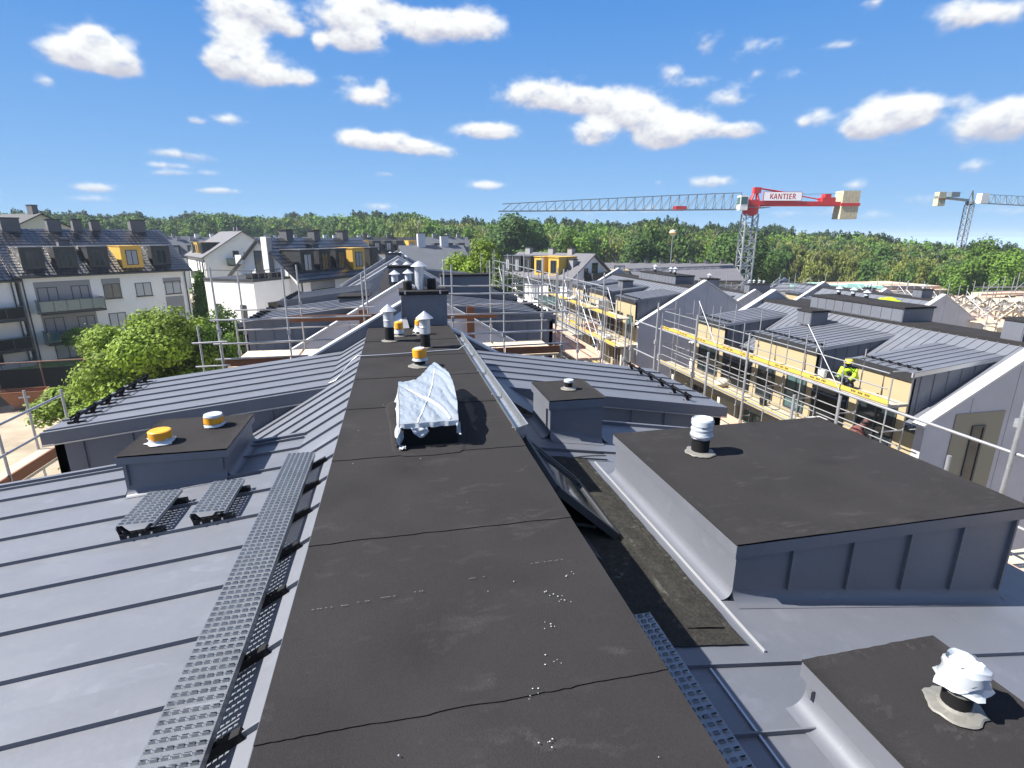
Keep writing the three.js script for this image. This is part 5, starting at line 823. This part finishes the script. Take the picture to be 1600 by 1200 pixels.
function quadUV(a, b, c, d) { const g = new THREE.BufferGeometry(), n = norm(cross(sub(b, a), sub(d, a))); g.setAttribute('position', new THREE.BufferAttribute(new Float32Array([a, b, c, a, c, d].flat()), 3)); g.setAttribute('normal', new THREE.BufferAttribute(new Float32Array([n, n, n, n, n, n].flat()), 3)); g.setAttribute('uv', new THREE.BufferAttribute(new Float32Array([0, 0, 1, 0, 1, 1, 0, 0, 1, 1, 0, 1]), 2)); return g; }
{
  // red and grey crane; local x along the jib (towards the counter-jib), turned to run across the view
  const o = thing('tower_crane', 'red and grey tower crane with a white name board and concrete ballast', 'crane', [51.3, -2.5, -72.6], 13 * R * -1 + 0.02, null, false);
  lattice(o, 'mast', [0, 0, 0], [0, 17.2, 0], 1.75, 1.75, 14, M.mast, 0.09, [0, 0, 1]);
  part('ladder', B().beam([0.3, 0, 0.3], [0.3, 17, 0.3], 0.3, 0.08, [1, 0, 0]), M.craneGrey, o);
  part('mast_panel', B().box(-0.5, 6.3, 0.9, 0.7, 7.6, 0.94), M.white, o);
  part('slewing_ring', B().lathe([0, 17.0, 0], [[0.7, 0], [1.1, 0.3], [1.1, 0.9], [1.3, 1.0], [1.3, 1.15], [0, 1.15]], 16), M.red, o);
  part('platform', B().box(-1.9, 18.05, -1.3, 2.3, 18.15, 1.3), M.craneGrey, o);
  part('tower_top', B().beam([-0.7, 18.1, 0.7], [0.5, 20.6, 0], 0.2, 0.2).beam([1.0, 18.1, 0.7], [0.6, 20.6, 0], 0.2, 0.2).beam([-0.7, 18.1, -0.7], [0.5, 20.6, 0], 0.2, 0.2).beam([1.0, 18.1, -0.7], [0.6, 20.6, 0], 0.2, 0.2), M.red, o);
  part('head_box', B().box(0.1, 20.1, -0.35, 1.1, 20.9, 0.35), M.red, o);
  const cab = part('cab', B().box(-2.2, 17.7, 0.2, -1.1, 19.7, 1.5), M.white, o); part('cab_window', B().box(-2.23, 18.5, 0.3, -2.18, 19.5, 1.4).box(-2.1, 18.5, 1.48, -1.2, 19.5, 1.53), M.glassTeal, cab);
  part('winch_deck', B().box(-1.6, 18.2, -0.9, 0.9, 19.2, 0.7), M.red, o);
  { // jib: two bottom chords, a top chord that sinks towards the tip, bracing bay by bay
    const n = 27, X = (k) => -1.5 - 34.8 * k / n, yb = (k) => 17.85 - 0.25 * k / n, yt = (k) => yb(k) + mix(2.3, 1.0, Math.pow(k / n, 1.2));
    for (const z of [-0.65, 0.65]) part('jib_chord', B().beam([X(0), yb(0), z], [X(n) - 0.6, yb(n), z], 0.12, 0.12), M.craneGrey, o);
    for (let k = 0; k < n; k++) { part('jib_chord', B().beam([X(k), yt(k), 0], [X(k + 1), yt(k + 1), 0], 0.11, 0.11), M.craneGrey, o); const m = B(); for (const z of [-0.65, 0.65]) { m.beam([X(k), yt(k), 0], [X(k), yb(k), z], 0.06, 0.06); m.beam([X(k), yt(k), 0], [X(k + 1), yb(k + 1), z], 0.07, 0.07); } m.beam([X(k), yb(k), -0.65], [X(k + 1), yb(k + 1), 0.65], 0.05, 0.05); part('jib_bracing', m, M.craneGrey, o); }
  }
  part('trolley', B().box(-11.2, 17.7, -0.7, -9.6, 18.3, 0.7), M.red, o);
  part('counter_jib', B().beam([0.8, 18.75, 0.6], [15.0, 18.6, 0.6], 0.25, 0.55).beam([0.8, 18.6, -0.6], [15.0, 18.6, -0.6], 0.25, 0.55), M.red, o);
  for (let k = 0; k < 9; k++) part('counter_jib_rung', B().beam([1.5 + k * 1.7, 18.8, -0.6], [1.5 + k * 1.7, 18.8, 0.6], 0.12, 0.12), M.red, o);
  part('tie_rod', B().tube([[0.7, 20.8, 0], [11.4, 19.0, 0]], 0.09, 6), M.red, o); part('tie_rod', B().tube([[0.7, 20.8, 0.3], [5.5, 20.1, 0.3]], 0.08, 6), M.red, o);
  part('hand_rail', B().beam([6, 19.9, 0.7], [13, 20.0, 0.7], 0.05, 0.05), M.craneGrey, o);
  part('hoist_winch', B().box(10.0, 18.9, -0.7, 11.9, 19.5, 0.7).box(10.4, 19.5, -0.5, 11.3, 20.0, 0.5), M.red, o);
  for (let k = 0; k < 5; k++) part('ballast_block', B().box(12.7 + k * 0.5, 16.5, -1.0, 13.17 + k * 0.5, 20.4, 1.0), M.ballast, o);
  part('ballast_clamp', B().box(12.5, 18.3, 1.0, 15.3, 18.7, 1.12), M.red, o);
  const sg = part('sign_board', B().box(1.3, 18.98, 0.72, 6.9, 20.25, 0.84), M.red, o); mesh('sign_face', quadUV([1.38, 19.04, 0.85], [6.82, 19.04, 0.85], [6.82, 20.19, 0.85], [1.38, 20.19, 0.85]), std({ map: signTexture('KANTIER'), roughness: 0.5 }), sg, 'white board with red capital letters');
  // second crane, far right
  const p = thing('tower_crane', 'second tower crane at far right with a white cab, grey jib leaving the picture', 'crane', [146.5, -3, -117], -0.18, null, false);
  lattice(p, 'mast', [0, 0, 0], [0, 22.5, 0], 1.4, 1.4, 16, M.mast, 0.08, [0, 0, 1]);
  part('slewing_ring', B().lathe([0, 22.3, 0], [[0.6, 0], [1.0, 0.4], [1.0, 1.0], [0, 1]], 14), M.craneGrey, p);
  part('tower_top', B().beam([-0.7, 23.3, 0], [0, 26, 0], 0.2, 0.2).beam([0.8, 23.3, 0], [0, 26, 0], 0.3, 0.3), M.craneGrey, p);
  part('cab', B().box(1.2, 22.8, 0.2, 3.2, 25.2, 1.8), M.white, p);
  part('counter_jib', B().beam([-0.8, 23.6, 0], [-9.3, 24.4, 0], 1.3, 0.5), M.craneGrey, p); part('hoist_winch', B().box(-5.8, 24.4, -0.6, -3.6, 25.6, 0.6), M.craneGrey, p);
  for (let k = 0; k < 2; k++) part('ballast_block', B().box(-9.2 + k * 1.0, 22.2, -0.8, -8.3 + k * 1.0, 25.6, 0.8), M.ballast, p); part('ballast_clamp', B().box(-9.3, 23.7, 0.8, -7.2, 24.1, 0.9), M.orange, p);
  lattice(p, 'jib', [3, 24.0, 0], [40, 22.2, 0], 1.3, 2.2, 24, M.craneGrey, 0.06, [0, 1, 0], true);
}

// ---------- building site, yard and small things ----------
{
  const q = rng(9);
  // roof frames of the unfinished houses at far right
  const truss = thing('timber_truss', 'bare timber roof truss of the unfinished house at far right', 'roof truss', [56, 2.4, -34], 0, 'timber trusses of the unfinished row', false);
  part('rafter', B().beam([-4.6, 0, 0], [0, 2.7, 0], 0.09, 0.2), M.timber, truss); part('rafter', B().beam([4.6, 0, 0], [0, 2.7, 0], 0.09, 0.2), M.timber, truss); part('tie_beam', B().beam([-4.6, 0, 0], [4.6, 0, 0], 0.09, 0.2), M.timber, truss); part('strut', B().beam([0, 0, 0], [0, 2.6, 0], 0.09, 0.15, [1, 0, 0]), M.timber, truss);
  for (let k = 1; k < 22; k++) { const t = truss.clone(); t.name = 'timber_truss_' + String(k).padStart(3, '0'); const i = k % 11, r = Math.floor(k / 11); t.position.set(56 + r * 10.5, 2.3 - 0.3 * r, -34 - i * 1.5 - r * 4); scene.add(t); }
  const shell = (label, x, z, w, d, h, m) => { const s = thing('unfinished_house', label, 'building shell', [x, -3.2, z], 0, null, false); part('wall', B().box(-w / 2, 0, -d, w / 2, h, 0), m, s); for (let k = 0; k < Math.floor(w / 2.4); k++) part('painted_opening', B().box(-w / 2 + 0.7 + k * 2.4, h - 2.2, 0, -w / 2 + 1.9 + k * 2.4, h - 0.7, 0.03), M.black, s); part('slab', B().box(-w / 2 - 0.4, h, -d, w / 2 + 0.4, h + 0.2, 0.4), M.palePly, s); for (let k = 0; k < 14; k++) part('timber_piece', B().box(-w / 2 + q() * w, h + 0.2, -q() * d, -w / 2 + q() * w, h + 0.3 + q() * 0.5, -q() * d), q() < 0.6 ? M.timber : M.pink, s); return s; };  // openings are black plates that paint the unlit inside onto solid walls
  shell('unfinished pale shell under the bare trusses at far right', 56, -33, 9, 18, 6.2, M.concrete); shell('unfinished shell with pink tarpaulins behind the red crane mast', 42, -76, 20, 10, 6.6, M.pink); shell('unfinished shell littered with timber in front of the wood, right of the mint wall', 74, -68, 20, 12, 6.6, M.cream); shell('farthest unfinished shell below the big bright tree', 84, -52, 18, 12, 6.0, M.timber);
  const mint = thing('insulation_stack', 'mint green insulation boards stacked along the back row roofs', 'insulation', [62, 4.4, -66], -0.5, null, false); for (let k = 0; k < 5; k++) part('board_stack', B().box(-6 + k * 2.4, 0, -0.6, -3.9 + k * 2.4, 0.45 + 0.2 * (k % 2), 0.6), M.mint, mint);
  const cl = thing('tarpaulin', 'lime yellow sheet bundled behind the long ridge box of the near right house', 'sheet', [23.2, 7.1, -21.5], 0, null, false); part('sheet', B().grid(24, 16, (u, v) => { const a = u * 6.283, e = v * 1.57, w = 1 + 0.25 * (vnoise(u * 12, v * 9) - 0.5); return [1.1 * Math.cos(a) * Math.cos(e) * w, 0.85 + 0.7 * Math.sin(e) * w, 0.6 * Math.sin(a) * Math.cos(e) * w]; }), M.lime, cl); part('crate', B().box(-0.9, 0, -0.5, 0.9, 0.9, 0.5), M.timber, cl);
  for (const [i, x, z, n, h, l] of [[0, 50.8, -36, 6, 6.5, 'thin scaffold beside the small grey gabled house'], [1, 40, -66, 8, 6.2, 'scaffold with pink planks at the foot of the red crane'], [2, 66, -44, 8, 5.5, 'scaffold frames among the timber trusses'], [3, 78, -58, 8, 6, 'far scaffold frames below the big bright tree']])
    scaffold({ label: l, pos: [x, 0, z], P: i % 2 ? alongX : alongZ, s: i % 2 ? seq(x, x + 20, n) : seq(z, z - 18, n), t: i % 2 ? [z, z - 1.2] : [x, x - 1.2], base: -3, top: h, topVar: 1.5, levels: [{ y: h - 2.2, rails: [0.5, 1], both: true, brace: [0, 2], toe: M.pink }, { y: h - 4.4, rails: [0.5, 1] }], r: 0.05, seed: 60 + i, deckM: M.palePly, frames: true });
  // yard at left
  const tub = thing('mortar_tub', 'orange steel mortar tub standing in the sandy yard', 'tub', [-25.6, 0.1, -41.6], 0.25, null, false); tub.scale.setScalar(0.82);
  const T0 = [[-1.45, 1.55], [1.45, 1.55], [0.9, 0.35], [-0.9, 0.35]];
  part('body', B().quad([-1.45, 1.5, 0.75], [-0.85, 0.3, 0.55], [0.85, 0.3, 0.55], [1.45, 1.35, 0.75]).quad([1.45, 1.35, -0.75], [0.85, 0.3, -0.55], [-0.85, 0.3, -0.55], [-1.45, 1.5, -0.75]).quad([-1.45, 1.5, -0.75], [-0.85, 0.3, -0.55], [-0.85, 0.3, 0.55], [-1.45, 1.5, 0.75]).quad([1.45, 1.35, 0.75], [0.85, 0.3, 0.55], [0.85, 0.3, -0.55], [1.45, 1.35, -0.75]).quad([-0.85, 0.3, 0.55], [-0.85, 0.3, -0.55], [0.85, 0.3, -0.55], [0.85, 0.3, 0.55]), M.orange, tub);
  part('rim', B().beam([-1.47, 1.5, 0.77], [1.47, 1.35, 0.77], 0.07, 0.07).beam([-1.47, 1.5, -0.77], [1.47, 1.35, -0.77], 0.07, 0.07).beam([-1.47, 1.5, 0.77], [-1.47, 1.5, -0.77], 0.07, 0.07).beam([1.47, 1.35, 0.77], [1.47, 1.35, -0.77], 0.07, 0.07), M.orange, tub); part('label_plate', B().box(-0.25, 0.92, 0.69, 0.5, 1.06, 0.72), M.tapeWhite, tub); part('skid', B().box(-0.8, 0, 0.3, 0.8, 0.3, 0.45).box(-0.8, 0, -0.45, 0.8, 0.3, -0.3), M.rust, tub);
  const bk = thing('bucket', 'red bucket at the left picture edge', 'bucket', [-27.6, 0.1, -41.2], 0, null, false); part('body', B().lathe([0, 0, 0], [[0.4, 0], [0.52, 0.8], [0.5, 0.8], [0.38, 0.1], [0, 0.1]], 14), M.red, bk); part('handle', B().tube(Array.from({ length: 9 }, (_, k) => [Math.cos(k / 8 * Math.PI) * 0.5, 0.8 + 0.3 * Math.sin(k / 8 * Math.PI), 0]), 0.02, 6), M.frame, bk);
  for (const [x, z, s, l] of [[-21.9, -39.6, 0.55, 'heap of earth and rubble just right of the orange tub'], [-28.8, -43.8, 1.0, 'dark heap of earth at the left picture edge'], [-18.2, -33.2, 0.6, 'small pale sand heap by the low shrub']]) { const h = thing('earth_heap', l, 'heap', [x, 0, z], 0, null, false); part('heap', B().grid(24, 12, (u, v) => { const a = u * 6.283, r = (0.15 + v) * 1.5 * s * (1 + 0.35 * (fbm(Math.cos(a) * 2 + x, Math.sin(a) * 2 + 9, 3) - 0.5)); return [Math.cos(a) * r * 1.4, 0.75 * s * (1 - v) * (0.8 + 0.5 * fbm(a + 3, v * 4, 3)) - 0.05, Math.sin(a) * r]; }), s < 0.56 || s > 0.8 ? M.earth : M.concrete, h); }
  const fe = thing('mesh_fence', 'rusty pole fence with black netting in front of the apartment house', 'fence', [-30, 0, -47], 0, null, true);
  const FA = [-37.5, 0, -44.5], FB = [-18.5, 0, -46.5], N = 7; for (let k = 0; k <= N; k++) { const b = lerp3(FA, FB, k / N); part('post', B().tube([b, add(b, [0, 2.55, 0])], 0.05, 7), M.rust, fe); if (k < N) part('netting', B().prism([add(b, [0, 0, 0]), add(lerp3(FA, FB, (k + 1) / N), [0, 0, 0]), add(lerp3(FA, FB, (k + 1) / N), [0, 1.95, 0]), add(b, [0, 1.95, 0])], [0, 0, -0.02]), M.net, fe); } part('top_rail', B().tube([add(FA, [0, 2.45, 0.06]), add(FB, [0, 2.45, 0.06])], 0.05, 7), M.rust, fe);
  // loose materials on the scaffold decks
  const load = (name, label, cat, x, y, z, build) => { const o = thing(name, label, cat, [x, y, z], 0, null, false); build(o); };
  const blocks = (n, w, h, d, m) => (o) => { for (let k = 0; k < n; k++) part('block', B().box(-w / 2 + (k % 2) * 0.03, k * h, -d / 2, w / 2, k * h + h - 0.015, d / 2 - (k % 3) * 0.04), m, o); };
  const sack = (m) => (o) => part('sack', B().grid(18, 10, (u, v) => { const a = u * 6.283, e = (v - 0.5) * 3.1, w = 1 + 0.3 * (vnoise(u * 9, v * 7) - 0.5); return [0.42 * Math.cos(a) * Math.cos(e) * w, 0.2 + 0.24 * Math.sin(e) * w, 0.3 * Math.sin(a) * Math.cos(e) * w]; }), m, o);
  const pail = (m) => (o) => { part('body', B().lathe([0, 0, 0], [[0.14, 0], [0.17, 0.3], [0.155, 0.3], [0.13, 0.04], [0, 0.04]], 12), m, o); part('handle', B().tube(Array.from({ length: 7 }, (_, k) => [Math.cos(k / 6 * Math.PI) * 0.16, 0.3 + 0.12 * Math.sin(k / 6 * Math.PI), 0]), 0.01, 5), M.frame, o); };
  load('block_stack', 'stack of pale blocks on the upper deck of the farther right row scaffold', 'blocks', 15.4, 6.01, -38.5, blocks(3, 0.9, 0.28, 0.6, M.cream));
  load('block_stack', 'low stack of pinkish blocks on the middle deck of the farther right row scaffold', 'blocks', 15.4, 4.01, -41.0, blocks(3, 1.1, 0.25, 0.6, M.pink));
  load('sack', 'white sack on the middle deck of the farther right row scaffold', 'sack', 15.35, 4.01, -37.2, sack(M.white));
  load('sack', 'white sack on the upper deck near the end of the farther right row scaffold', 'sack', 15.35, 6.01, -45.5, sack(M.white));
  load('yellow_board_stack', 'bundle of yellow boards on the middle deck of the farther right row scaffold', 'boards', 15.4, 4.01, -44.5, blocks(4, 0.8, 0.07, 2.2, M.toe));
  load('yellow_board_stack', 'bundle of yellow boards on the lower deck of the near right row scaffold', 'boards', 15.4, 2.36, -24.6, blocks(4, 0.7, 0.07, 2.0, M.toe));
  load('pail', 'white pail on the upper scaffold deck beside the crouching hi-vis worker', 'pail', 15.6, 6.36, -16.6, pail(M.white));
  load('pail', 'dark pail on the middle scaffold deck of the near right house', 'pail', 15.5, 4.36, -19.5, pail(M.anth));
  load('sack', 'pale sack on the middle scaffold deck of the near right house', 'sack', 15.5, 4.36, -22.6, sack(M.cream));
  load('block_stack', 'stack of grey blocks on the lower scaffold deck of the near right house', 'blocks', 15.45, 4.36, -16.4, blocks(2, 0.7, 0.22, 0.5, M.greyWall));
  // balloon lamp on a pole before the wood
  const bl = thing('balloon_lamp', 'white balloon lamp on a thin pole in front of the wood', 'lamp', [48.6, -2.5, -90], 0, null, false); part('pole', B().tube([[0, 0, 0], [0, 14.2, 0]], 0.09, 7), M.craneGrey, bl); part('balloon', B().lathe([0, 14.1, 0], [[0.05, 0], [0.5, 0.35], [0.62, 0.65], [0.5, 0.95], [0, 1.15]], 16), M.cream, bl); part('ring', B().lathe([0, 14.1, 0], [[0.64, 0.5], [0.7, 0.56], [0.64, 0.62]], 16), M.tape, bl);
  for (const [x, z, h, l] of [[29.8, -96, 10.5, 'bare light pole before the wood left of the balloon lamp'], [33.5, -100, 9.5, 'second thin pole before the wood']]) { const k = thing('light_pole', l, 'pole', [x, -2.5, z], 0, null, false); part('shaft', B().tube([[0, 0, 0], [0, h, 0]], 0.08, 7), M.barkPale, k); part('lamp_head', B().box(-0.5, h - 0.1, -0.12, 0.3, h + 0.06, 0.12), M.craneGrey, k); }
}
// workers: one continuous body from joined capsules
function person(label, pos, turn, joints, bones, skinM, extra) {
  const o = thing('person', label, 'person', pos, turn, null, false), lo = [-0.7, -0.1, -0.7], S = 1.9, n = 72, mc = new MarchingCubes(n, M.navy, false, false, 90000);
  mc.isolation = 0; const P = (i) => lo[0] + (i / n) * S;
  for (let k = 0; k < n; k++) for (let j = 0; j < n; j++) for (let i = 0; i < n; i++) {
    const p = [lo[0] + i / n * S, lo[1] + j / n * S, lo[2] + k / n * S]; let d = 9;
    for (const [a, b, r0, r1] of bones) { const A = joints[a], Bq = joints[b], ab = sub(Bq, A), t = clamp(dot(sub(p, A), ab) / dot(ab, ab)), e = Math.hypot(...sub(p, add(A, mul(ab, t)))) - mix(r0, r1, t), h = clamp(0.5 + 0.5 * (d - e) / 0.04); d = mix(d, e, h) - 0.04 * h * (1 - h); }
    mc.field[k * n * n + j * n + i] = -d;
  }
  mc.update(); const c = mc.count, g = new THREE.BufferGeometry(), pa = new Float32Array(c * 3); for (let i = 0; i < c * 3; i += 3) for (let k = 0; k < 3; k++) pa[i + k] = lo[k] + (mc.positionArray[i + k] + 1) / 2 * S;
  g.setAttribute('position', new THREE.BufferAttribute(pa, 3)); g.setAttribute('normal', new THREE.BufferAttribute(new Float32Array(mc.normalArray.slice(0, c * 3)), 3)); mesh('body', g, skinM, o); extra(o); return o;
}
{
  const bones = [['pel', 'chest', 0.15, 0.17], ['chest', 'neck', 0.15, 0.07], ['neck', 'head', 0.06, 0.09], ['head', 'crown', 0.1, 0.095], ['chest', 'shL', 0.13, 0.08], ['chest', 'shR', 0.13, 0.08], ['shL', 'elL', 0.065, 0.05], ['elL', 'haL', 0.048, 0.04], ['shR', 'elR', 0.065, 0.05], ['elR', 'haR', 0.048, 0.04], ['pel', 'knL', 0.12, 0.075], ['knL', 'ftL', 0.075, 0.05], ['pel', 'knR', 0.12, 0.075], ['knR', 'ftR', 0.075, 0.05], ['ftL', 'toL', 0.05, 0.04], ['ftR', 'toR', 0.05, 0.04], ['haL', 'fiL', 0.035, 0.02], ['haR', 'fiR', 0.035, 0.02]];
  const crouch = { pel: [0.24, 0.26, 0], chest: [-0.02, 0.62, 0], neck: [-0.12, 0.79, 0], head: [-0.19, 0.88, 0], crown: [-0.22, 0.96, 0], shL: [-0.05, 0.69, 0.2], shR: [-0.05, 0.69, -0.2], elL: [-0.22, 0.44, 0.24], haL: [-0.42, 0.3, 0.14], elR: [-0.2, 0.44, -0.24], haR: [-0.42, 0.32, -0.12], fiL: [-0.5, 0.27, 0.13], fiR: [-0.5, 0.29, -0.11], knL: [-0.2, 0.36, 0.15], knR: [-0.12, 0.22, -0.15], ftL: [0.05, 0.06, 0.14], ftR: [0.25, 0.06, -0.14], toL: [-0.12, 0.04, 0.14], toR: [0.08, 0.04, -0.14] };
  const kit = (jm, hm) => (o) => {
    part('jacket', B().grid(20, 12, (u, v) => { const a = u * 6.283, c = lerp3(crouch.pel, crouch.chest, mix(0.05, 1.25, v)), r = mix(0.2, 0.2, v) * (v > 0.85 ? 0.75 : 1); return [c[0] + Math.cos(a) * r, c[1] + 0.03 * Math.sin(a * 3), c[2] + Math.sin(a) * r * 1.2]; }), jm, o);
    for (const s of ['L', 'R']) part('sleeve', B().tube([crouch['sh' + s], crouch['el' + s], lerp3(crouch['el' + s], crouch['ha' + s], 0.7)], 0.085, 10, 0.06), jm, o);
    if (hm) part('helmet', B().lathe([-0.2, 0.9, 0], [[0.16, 0], [0.135, 0.02], [0.125, 0.09], [0.08, 0.15], [0, 0.17]], 16), hm, o);
    else part('hair', B().lathe([-0.2, 0.89, 0], [[0.11, 0], [0.115, 0.06], [0.07, 0.12], [0, 0.13]], 12), M.black, o);
  };
  person('crouching worker in a yellow helmet and lime hi-vis jacket on the upper scaffold deck', [15.5, 6.36, -15.3], 0.4, crouch, bones, M.navy, kit(M.hivis, M.helmet));
  person('crouching worker in dark red work clothes on the lower scaffold deck', [15.5, 4.36, -14.6], 2.4, crouch, bones, M.maroon, kit(M.maroon, null));
}
renderer.render(scene, camera);
